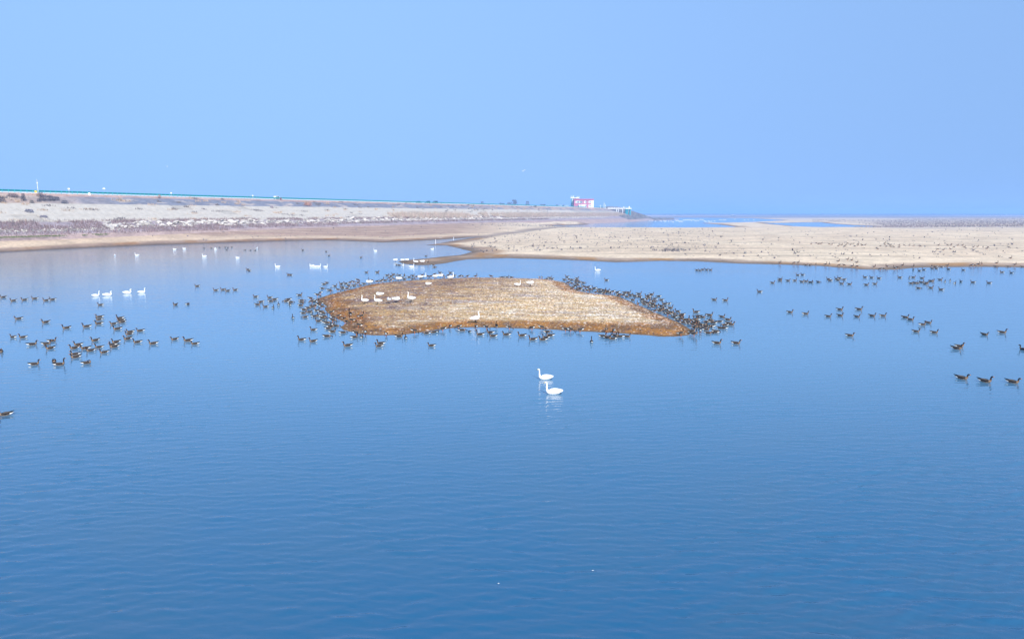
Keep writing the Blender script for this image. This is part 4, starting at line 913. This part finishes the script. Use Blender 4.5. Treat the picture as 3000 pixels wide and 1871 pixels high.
T('goose',720,820,9.45,'''280 475 s L,670 500 s L,810 548 l L,430 615 l L,690 600 l R,325 695 s R,550 750 s L,752 785 s A,910 705 s A,1190 548 l L,1130 598 l L,1240 628 l R,1230 705 s A,1485 432 s R,1790 560 g R,
1550 580 l R,1540 633 l R,1520 718 s R,1730 788 s R,1615 838 l R,1820 940 s A,1590 935 s R,1310 1070 s A,1650 1040 l L,1835 640 g L,2075 405 g la,2165 125 s R,2235 88 l R,2115 243 l R,1935 770 g L,2055 700 w L,
2110 800 g R,2140 935 l R,1965 1013 l L,2120 1065 l R,2215 1115 l A,2220 1195 l R,1880 1395 t L''')
T('goose',900,780,9.45,'''600 662 s R,650 722 g R,760 558 s R,950 492 s L,1075 487 s L,975 618 w L,850 695 g R,1200 495 g L,1275 475 g R,1165 590 g L,1110 670 g L,1390 420 g R,1405 500 w R,1475 585 w lt,1700 435 w T,
1790 440 g R,1935 465 g L,2035 460 g L,2085 425 w R,2210 258 s R,1640 178 s R,1940 182 s R,1190 1390 w A,1510 1455 w R''')
T('goose',860,900,9.45,'''1040 205 g L,1240 300 g L,1100 350 g R,1410 315 l R,1430 478 w lt,1600 425 w L,1790 570 w L,960 603 s R,1060 560 g A,1180 533 l R,1070 693 s R,1360 718 l R,1740 790 g R,1990 770 g A,1680 845 s ra,1885 855 s A,925 820 l R,
230 915 t L,545 955 s L,1500 1080 s L''')
T('goose',1100,740,9.45,'''1455 310 w R,590 342 l R,650 353 l R,1600 380 g R,1635 408 l R,1395 98 s R,45 548 s R,320 638 s R,500 613 s L,600 630 s A,675 633 l L,800 633 s T,430 655 s R,395 745 g L,440 800 g L,500 770 g R,600 735 w L,705 735 g A,
800 743 s R,925 685 s R,1035 648 s R,1030 733 l R,1140 710 g L,1290 625 s R,1445 695 g R,1540 695 g L,1640 640 g L,1640 720 g R,1790 563 s L,1830 600 s L,1860 680 g R,1915 725 g A,2020 670 g L,2080 563 s L,2180 643 s L''')
T('goose',1320,790,9.45,'''265 225 g L,320 223 g R,470 222 g L,700 220 w R,1115 225 g R,1420 218 l L,1490 218 l A,1560 218 s R,1680 218 l R''')
T('goose',1540,780,9.45,'''375 350 g A,445 350 g A,600 353 l L,660 328 s R,730 355 l L,1070 378 l R,1150 298 s L,1195 410 g R,1270 378 l R,1415 345 s R,1395 393 l R,1180 500 g L,1270 520 g R,1390 440 s R,1480 435 l R,1590 463 l R,1425 510 s L,
1440 565 g R,1320 640 g L,1430 655 l R,1505 690 g L,1565 590 w T,1630 620 g R,1690 715 g R,1740 625 g L,1775 645 l R,1905 615 s L,1940 775 w R,2045 655 l R,2150 675 s R,2170 780 w R,2255 690 s R''')
T('goose',1740,810,9.45,'''350 107 s L,385 413 s L,370 443 l R,470 500 g A,650 500 g L,700 555 g R,850 455 l R,825 560 g L,950 455 s R,1010 525 s L,1240 493 s R,1150 545 l R,1260 573 l L,1215 815 w lt,1355 645 s L,1380 702 l R,1385 762 l R,
1490 565 s L,1540 543 s R,1510 593 l R,1590 503 s R,1470 690 w T,1500 800 w R,1640 693 l R,1620 775 s R,1570 885 g L,1690 1005 w R,1840 975 g R,1870 833 l R,1800 553 l L,1690 625 l L,1870 655 l L,1965 772 s L,2060 760 s L''')
T('goose',1940,860,9.45,'''215 408 s R,120 463 s L,435 505 s L,140 595 g R,230 530 l R,320 573 l R,430 625 l L,550 590 s L,510 780 w R,625 815 w L,705 860 g R,780 815 w lt,910 800 w R,950 725 s L,940 850 g R,940 525 s L,1010 645 l L,1110 665 s R,1300 612 s R,
1340 725 s A,1650 653 s R,1810 735 s R,1225 800 l L,1340 765 l R,1420 825 l L,1595 785 l L,1740 883 l L,1895 872 s R,1830 835 s R,1060 865 s L,1030 950 g L,1130 878 s R,1225 925 l R,1355 915 l L,1215 1000 g L,1700 970 l L,1050 1110 g A,
1270 1105 l R,1470 1088 l L,515 1170 w R,825 1130 w R,885 1200 w R,905 1010 w R,1510 1390 s R,2040 1390 s R,1435 180 s R,1740 198 s R''')
T('goose',1080,900,9.45,'''485 815 g A,840 825 s R,1030 873 s A,340 1018 s L,290 1090 s L,1270 725 g R,1610 735 l L,1800 705 l L,1895 695 l A,2050 680 g L,1745 1078 s L''')
T('goose',1300,900,9.45,'''185 590 g A,410 595 g L,500 653 l R,725 695 l A,900 600 g A,1010 770 t L,1190 620 g R,1300 715 s L,1370 815 s L,1460 585 w A,1740 775 s L,1820 625 g R,2170 803 s L''')
T('goose',1520,900,9.45,'''365 640 g la,635 620 g R,780 695 l R,870 798 s L,750 850 s L,670 910 s L,390 905 s L,1290 680 g R,1430 690 g R,1690 705 g L,2015 975 t A''')
T('goose',1740,900,9.45,'''340 700 w T,550 710 g A,240 815 s R,370 855 s R,520 885 s L,720 828 s L,590 800 s R,915 825 t R''')
T('goose',2200,780,6.0625,'''380 298 s R,515 232 t R,510 260 s R,655 260 s R,775 257 s R,835 160 s L,920 155 s L,900 278 s R,970 273 s R,1050 288 s R,1095 292 s A,1195 283 l R,155 457 s L,1380 234 s L,1410 258 s L,1520 228 s L,1575 215 s L,
1540 248 s R,1655 240 l L,1605 312 s R,1745 322 s R,2030 200 s L,2145 205 s L,2275 218 s L,2045 333 s R,2195 317 s R,690 823 s R,965 853 s R,1370 897 s R,1580 882 s R,1575 775 s R,1915 773 s R,1880 902 s R,2150 888 s R,2340 888 s R''')
T('goose',2600,700,6.0625,'''460 555 s A,570 567 s L,650 550 s L,785 508 w A,790 527 s R,855 498 s L,870 530 s L,960 498 s L,1065 500 w R,1090 540 s L,1350 555 s L,1490 490 g L,1535 488 g R,1615 470 w R,1672 462 w T,1940 448 w R,2185 360 w R,
1920 495 l R,2140 495 l R,2260 488 w R,2390 498 l R,2035 595 s L,2205 605 s L,220 688 s L,390 698 s A,455 685 s R,610 700 s R,930 727 s R,1020 763 s A,1110 750 s A,1195 788 s A,1305 763 s A,1520 775 s L,1805 785 s L,415 793 s R,
485 788 s R,525 788 s R,600 773 s R,690 785 s R,665 803 s R,765 755 s R,790 750 s R,545 877 l R,765 872 s R,955 905 s L''')
T('goose',2400,580,4.042,'''75 803 w R,120 803 w A,225 765 w R,335 742 w R,385 750 w R,445 778 w R,240 808 g L,290 808 g R,390 825 w R,450 828 g L,650 835 w R,725 848 g L,755 848 g R,800 825 w L,890 845 w L,925 838 g R,985 812 w R,1120 822 w A''')
T('goose',1800,580,4.042,'''1960 785 w R,2130 785 g L,2175 788 w R,2265 795 s R,2310 798 s R,2385 803 w A,975 857 s R,1010 861 s R,1045 850 s R,1090 852 s R,1135 854 s R''')
T('goose',2600,840,4.8775,'''250 443 s R,325 475 s R,580 520 s R,495 548 s ra,405 645 s R,665 660 s R,1385 690 s R,1635 660 s R,1025 858 s R,985 890 s R,1950 905 s L,1060 1315 s R,1390 1360 s R,1785 1372 s R''')
T('goose',2400,860,7.56,'675 942 s R')
# more of the crowd pressed along the island edges
T('goose',0,0,1,'''1668 829 l R,1684 838 s R,1699 845 l L,1709 851 s R,1728 853 g R,1757 857 s L,1768 859 l R,1776 856 s R,1795 860 g L,1812 866 s R,1836 870 l R,1852 880 s R,1860 868 s L,1881 884 l R,1889 893 s L,1903 890 s R,1910 905 g R,1921 897 s R,1931 912 l R,
1941 905 s L,1949 918 s R,1957 926 g R,1966 916 s R,1975 930 l L,1984 938 s R,1994 927 s R,2001 946 l R,2009 938 s L,2019 950 s R,2028 958 g R,2037 947 s L,2046 961 s R,2058 953 l R,2068 967 s R,2081 958 s L,2096 972 l R,2110 962 s R,
930 870 g R,921 884 s L,934 892 l R,915 900 s R,928 911 s R,906 915 l L,940 921 g R,922 928 s R,950 934 g R,934 942 s L,958 948 l R,975 946 g R,968 958 s R,1004 846 s L,1021 842 g R,1037 838 s R,1066 832 l R,1128 822 s R,1180 818 g L,1232 815 l R''')
# geese grazing on the dry flat
T('goose',2600,700,6.0625,'''15 103 g L,35 117 g R,60 117 g L,50 156 g R,100 158 g R,205 130 w R,205 166 w R,295 129 g R,385 133 w R,470 132 g L,565 133 g L,582 144 g R,905 127 w R,1060 124 g R,1125 129 w R,1185 159 g L,1245 133 w R,1330 131 w R,1365 164 w R,
1525 159 w R,1600 154 w R,1695 165 w A,1780 162 g R,1770 185 g L,2155 167 g R,895 201 g L,990 214 w R,1115 199 w L''')
T('goose',2400,580,4.042,'''5 553 g R,28 551 w R,115 558 g R,150 563 w R,228 577 g L,240 563 g R,268 567 w R,300 582 g R,315 566 w R,338 548 g R,370 563 w R,410 550 g L,418 581 g R,455 573 w R,460 555 w R,500 563 g R,515 573 g L,545 565 w R,685 613 g R,728 580 g L,775 545 w R,775 563 g R,795 588 g L''')
T('goose',1800,580,4.042,'''2332 553 g L,2388 547 g R,2420 555 g L''')
T('swan',0,840,7.56,'2125 208 S R'); T('swan',300,840,7.56,'115 198 F R,555 147 F R,870 136 S R')
T('swan',300,680,4.042,'150 280 F T,410 277 S L,855 208 F L,970 200 F L')
T('swan',560,690,6.0625,'437 252 X L,1170 235 S A,235 375 S L,825 402 F L,1535 563 S L,2145 550 F L,2205 558 F L,2262 557 S R,2388 565 S R')
T('swan',600,500,4.042,'2020 952 S L'); T('swan',1200,500,4.042,'268 932 F R,370 806 F L')
T('swan',900,780,9.45,'1720 515 K L,1590 1045 W lt,1950 1050 W L,2005 805 Z L')
T('swan',1100,740,9.45,'''555 262 K R,750 262 K L,870 258 K R,765 372 S T,1110 318 W L,1300 310 K R,1000 405 S R,645 800 K L,1240 740 K L,1365 730 W T,1655 720 K R,1795 710 K R,2095 765 W R,1460 888 Z L,375 1415 K A,575 1385 K R,985 1375 W L''')
T('swan',1320,790,9.45,'1855 440 Y R,690 1478 W R'); T('swan',1540,780,9.45,'130 555 K R,1990 128 S L')
T('swan',1500,1050,9.45,'920 570 S L,1150 975 S L')
frs = [(1903,647),(1910,647.3),(1920.5,648),(1934,647.5),(1938,648.5),(1945,647),(1948,649),(1951,647.8),(1959,648.5),(1966,648),(1972,642),(1972,650),(1979,645.5),(1982,647),(1985,646),(1988,647.5),(1991,649.8),(1994,648),(1998,650),(2001,646),(2003,644),(2006,645.5),(2009,644),
 (2012,645),(2015,643.6),(2018,644.4),(2021,643.8),(2024,645),(2026,647),(2030,643.7),(2033,644.6),(2036,646.8),(2039,648),(2042,644.2),(2046,647.2),(2050,643.6),(2053,643.2),(2057,645),(2060,644),(2064,648),(2068,649),(2075,648.6),(2079,649),(2084,649),(2094,648),
 (2108,644),(2113,644.5),(2119,643.4),(2122,644.8),(2126,643.6),(2153,642.6),(2181,644.6),(2192,644.5),(2208,645)]
for i, (a, b_) in enumerate(frs): BIRDS.append(('farswan', a, b_, 'S' if i % 5 else 'F', 'LRLR'[i % 4]))

POSE = dict(s='swimming', t='swimming neck stretched', l='feeding afloat', p='preening afloat', w='standing', g='head-down on foot',
            S='swimming neck upright', F='swimming neck bent', K='standing head tucked', W='standing neck upright', Z='lying head tucked', Y='sitting neck raised', X='spreading its wings')
DIR = dict(R='right-facing', L='left-facing', A='tail-on', T='front-on', ra='angled-away', la='angled-away', rt='front-on', lt='left-facing')
def region(k_, x, y, pose):
    land = pose in 'wgWKZYH'
    if 1120 < x < 1300 and y < 786: return 'around the tip of mud spit'
    if y < 735 and x > 2300: return 'on the dry flat, rows ' + ('left of the wide gap' if x < 2700 else 'right of the wide gap')
    if x > 2200 and y < 800 and (land or (pose == 'l' and y < 786)): return 'along the muddy right shore, ' + ('left half' if x < 2650 else 'right half')
    if x > 2180 and y < 870: return 'afloat before right shore, ' + ('left flock' if x < 2420 else 'middle flock' if x < 2640 else 'right flock')
    if x > 2180: return 'in open water far right, ' + ('hindmost line' if y < 940 and x < 2620 else 'front row' if y > 1060 else 'middle ground')
    if x < 620 and y > 925: return 'in loose left flock, ' + ('outer part' if x < 185 else 'centre' if x < 330 else 'island side')
    if x < 700 and y > 840: return 'in thin row above left flock'
    if y < 830 and x < 1060: return 'between left beach and island'
    if 900 < x < 2040 and land and 'isl' and isl_h(*at(x, y)[:2]) > .12: return 'on the island itself'
    if x < 860 and y > 870 and y < 912 : return 'in group left of the island'
    if y < 865 and x < 1110: return 'at the island, upper left shore'
    if y < 850 and x < 1345: return 'at the island, back shore below spit'
    if y < 850 and x < 1640: return 'at the island, middle of back shore'
    if y < 873 and x < 1790: return 'at the island, upper right bend'
    if x > 1780 and y < 915 and x < 1960: return 'at the island, right shore'
    if x >= 1780 and y < 965 : return 'by the island, lower right crowd'
    if x > 1990: return 'off the right tip of island'
    if x < 1010 and y < 940: return 'at the island, left end'
    if x < 1100: return 'at the island, lower left inlet'
    if x < 1430: return 'along the island front, left stretch'
    if x < 1720: return 'along the island front, middle'
    return 'along the island front, right stretch'
ORD = ['', 'leftmost', 'second from left', 'third from left', 'fourth from left', 'fifth from left', 'sixth from left', 'seventh from left', 'eighth from left', 'ninth from left', 'tenth from left', 'eleventh from left', 'twelfth from left',
       'thirteenth from left', 'fourteenth from left', 'fifteenth from left', 'sixteenth from left', 'seventeenth from left', 'eighteenth from left', 'nineteenth from left', 'twentieth from left']
info = []
for i, (k_, x, y, pose, d_) in enumerate(BIRDS):
    stand = pose in 'wgWKZY'
    if k_ == 'farswan': p = at(x, y); p[2] = 0
    elif stand: p = ground(x, y)
    else: p = at(x, y); p[2] = 0
    info.append([k_, x, y, pose, d_, p, float(np.hypot(p[0], p[1]))])
geese = sorted([b for b in info if b[0] == 'goose'], key=lambda b: b[6])
near, rest = geese[:325], geese[325:]
things = near + [b for b in info if b[0] != 'goose']
desc = {}
for b in things:
    if b[0] == 'farswan': continue
    key = (b[0], POSE[b[3]], DIR[b[4]], region(b[0], b[1], b[2], b[3])); desc.setdefault(key, []).append(b)
lab = {}
for key, bl in desc.items():
    bl.sort(key=lambda b: b[1])
    for j, b in enumerate(bl):
        kind, po, di, rg = key; c = 'grey-brown' if kind == 'goose' else 'white'
        nm = '%s %s %s %s, %s' % (c, di, kind, po, rg)
        if len(bl) > 1: nm += ', ' + (ORD[j + 1] if j < len(bl) - 1 or len(bl) == 2 and False else 'rightmost') + (' such' if len(nm.split()) < 12 else '')
        lab[id(b)] = nm
special = {}
for b in things:
    if b[0] == 'swan' and 1550 < b[1] < 1660 and b[2] > 1100: lab[id(b)] = 'white swan swimming left in open water, ' + ('nearer of the central pair' if b[2] > 1140 else 'farther of the central pair')
    if b[0] == 'goose' and b[1] < 30 and b[2] > 1190: lab[id(b)] = 'large grey goose cut by left picture edge, alone below the flock'
    if b[0] == 'swan' and b[3] == 'X': lab[id(b)] = 'white swan spreading its wings among ducks near the left beach'
M_bird_obj = 0
for b in things:
    k_, x, y, pose, d_, p, dist = b; kind = 'swan' if 'swan' in k_ else 'goose'
    az = math.atan2(p[0], p[1]); rz = R(ANG[d_]) - az + rng.normal(0, .2)
    var = int(rng.integers(0, 7)) if kind == 'goose' else 0
    md = bird_meshes(kind, pose, var); sc_ = rng.uniform(.9, 1.1) * (.98 if kind == 'goose' else (1.02 if dist < 60 else 1.06))
    if k_ == 'farswan': sc_ = 1.9
    if dist < 135 and k_ != 'farswan':
        t_ = empty(kind, p, rz, sc_)
        for n_, me in md['parts']: obj(n_, me, t_)
    else:
        t_ = obj(kind, md['whole']); t_.location = p; t_.rotation_euler = (0, 0, rz); t_.scale = (sc_,) * 3
    if kind == 'goose': tag(t_, lab[id(b)], 'goose', 'geese on and around the lake')
    elif k_ == 'swan': tag(t_, lab[id(b)], 'swan', 'swans on the lake and island')
    else: tag(t_, 'tiny white swan in the distant flock on the far lagoon', 'swan', 'distant swans on the far lagoon')
# the smallest geese of all, farthest off on the dry flat, as one
Vs, Fq, Ft, Cs, o_ = [], [], [], [], 0
for b in rest:
    k_, x, y, pose, d_, p, dist = b; raw = bird_meshes('goose', pose, 0)['raw']; az = math.atan2(p[0], p[1]); a = R(ANG[d_]) - az + rng.normal(0, .25)
    v = raw[0]; w_ = np.stack([v[:, 0] * math.cos(a) - v[:, 1] * math.sin(a) + p[0], v[:, 0] * math.sin(a) + v[:, 1] * math.cos(a) + p[1], v[:, 2] + p[2]], 1)
    Vs.append(w_); Cs.append(raw[3]); Fq.append(np.array(raw[1]) + o_); Ft.append(np.array(raw[2]) + o_); o_ += len(v)
if rest:
    o = obj('distant_geese', mesh_np('distant_geese', np.vstack(Vs), [np.vstack(Fq), np.vstack(Ft)], np.vstack(Cs), M_bird))
    tag(o, kind='stuff', label='the smallest distant geese beyond the island, on water, shore and dry flats', cat='geese')
print('BIRDS', len(geese), len(near), len(rest), 'max words', max(len(v.split()) for v in lab.values()))
from collections import Counter
dup = [k_ for k_, v in Counter(lab[id(b)] for b in things if id(b) in lab).items() if v > 1]; print('DUP', dup[:5])
# birds in the air
for px, py, Y_, ps, sz, lb in [(1532,502,420,'V',1.0,'tiny white flying swan, lower of the pair in the sky'), (1537,499,430,'V',.9,'tiny white flying swan, upper of the pair in the sky'),
        (490,488,420,'V',.8,'tiny white flying bird alone in the sky above dam'), (2065,574,600,'V',.8,'tiny dark flying bird alone above the far shore')]:
    q_ = on_plane(px, py, Y_); dark = 'dark' in lb; md = bird_meshes('swan', 'V', 0)
    me = md['whole']
    if dark:
        me = me.copy(); me.materials.clear(); me.materials.append(mat_flat('dark_plumage', (.05,.05,.06), .8))
    t_ = obj('flying_bird', me); t_.location = q_; t_.rotation_euler = (0, R(-12), R(200)); t_.scale = (sz,) * 3; tag(t_, lb, 'bird')
# white feathers afloat
for px, py, lb in [(1461,1708,'white feather floating near the bottom, left of two'), (1737,1670,'white feather floating near the bottom, right of two')]:
    p = at(px, py); t_ = obj('feather', mesh_np('feather', [(-.03,-.008,.004),(.0,-.013,.006),(.034,0,.010),(.0,.013,.006),(-.03,.008,.004),(0,0,.016)], np.array([[0,1,5],[1,2,5],[2,3,5],[3,4,5],[4,0,5]]), None, M_white))
    t_.location = p; tag(t_, lb, 'feather')
# stakes in the inlet
for px, py, hh, lb in [(1276,715,1.6,'white thin stake in the inlet before the mud tongue'), (1329,702,1.1,'short thin stake at the narrow end of the inlet')]:
    p = at(px, py); t_ = tube('stake', [(0,0,-.3),(0,0,hh)], [.09,.07], M_white); t_.location = p; tag(t_, lb, 'stake')

# ------------------------------------------------------------------ haze: one closed box of even pale air
HZ = 0.00033
bpy_me = bpy.data.meshes.new('haze')
a_, z0_, z1_ = 76000, -2.5, 37.0
V = [(-a_,-500,z0_),(a_,-500,z0_),(a_,a_,z0_),(-a_,a_,z0_),(-a_,-500,z1_),(a_,-500,z1_),(a_,a_,z1_),(-a_,a_,z1_)]
bpy_me.from_pydata(V, [], [(0,3,2,1),(4,5,6,7),(0,1,5,4),(1,2,6,5),(2,3,7,6),(3,0,4,7)])
mh = bpy.data.materials.new('haze_air'); mh.use_nodes = True; tn = mh.node_tree; tn.nodes.clear()
pv = tn.nodes.new('ShaderNodeVolumePrincipled'); pv.inputs['Color'].default_value = (.32, .565, 1.0, 1); pv.inputs['Density'].default_value = HZ; pv.inputs['Anisotropy'].default_value = 0.0
mo = tn.nodes.new('ShaderNodeOutputMaterial'); tn.links.new(pv.outputs[0], mo.inputs['Volume'])
bpy_me.materials.append(mh); o = obj('haze', bpy_me); tag(o, kind='stuff')
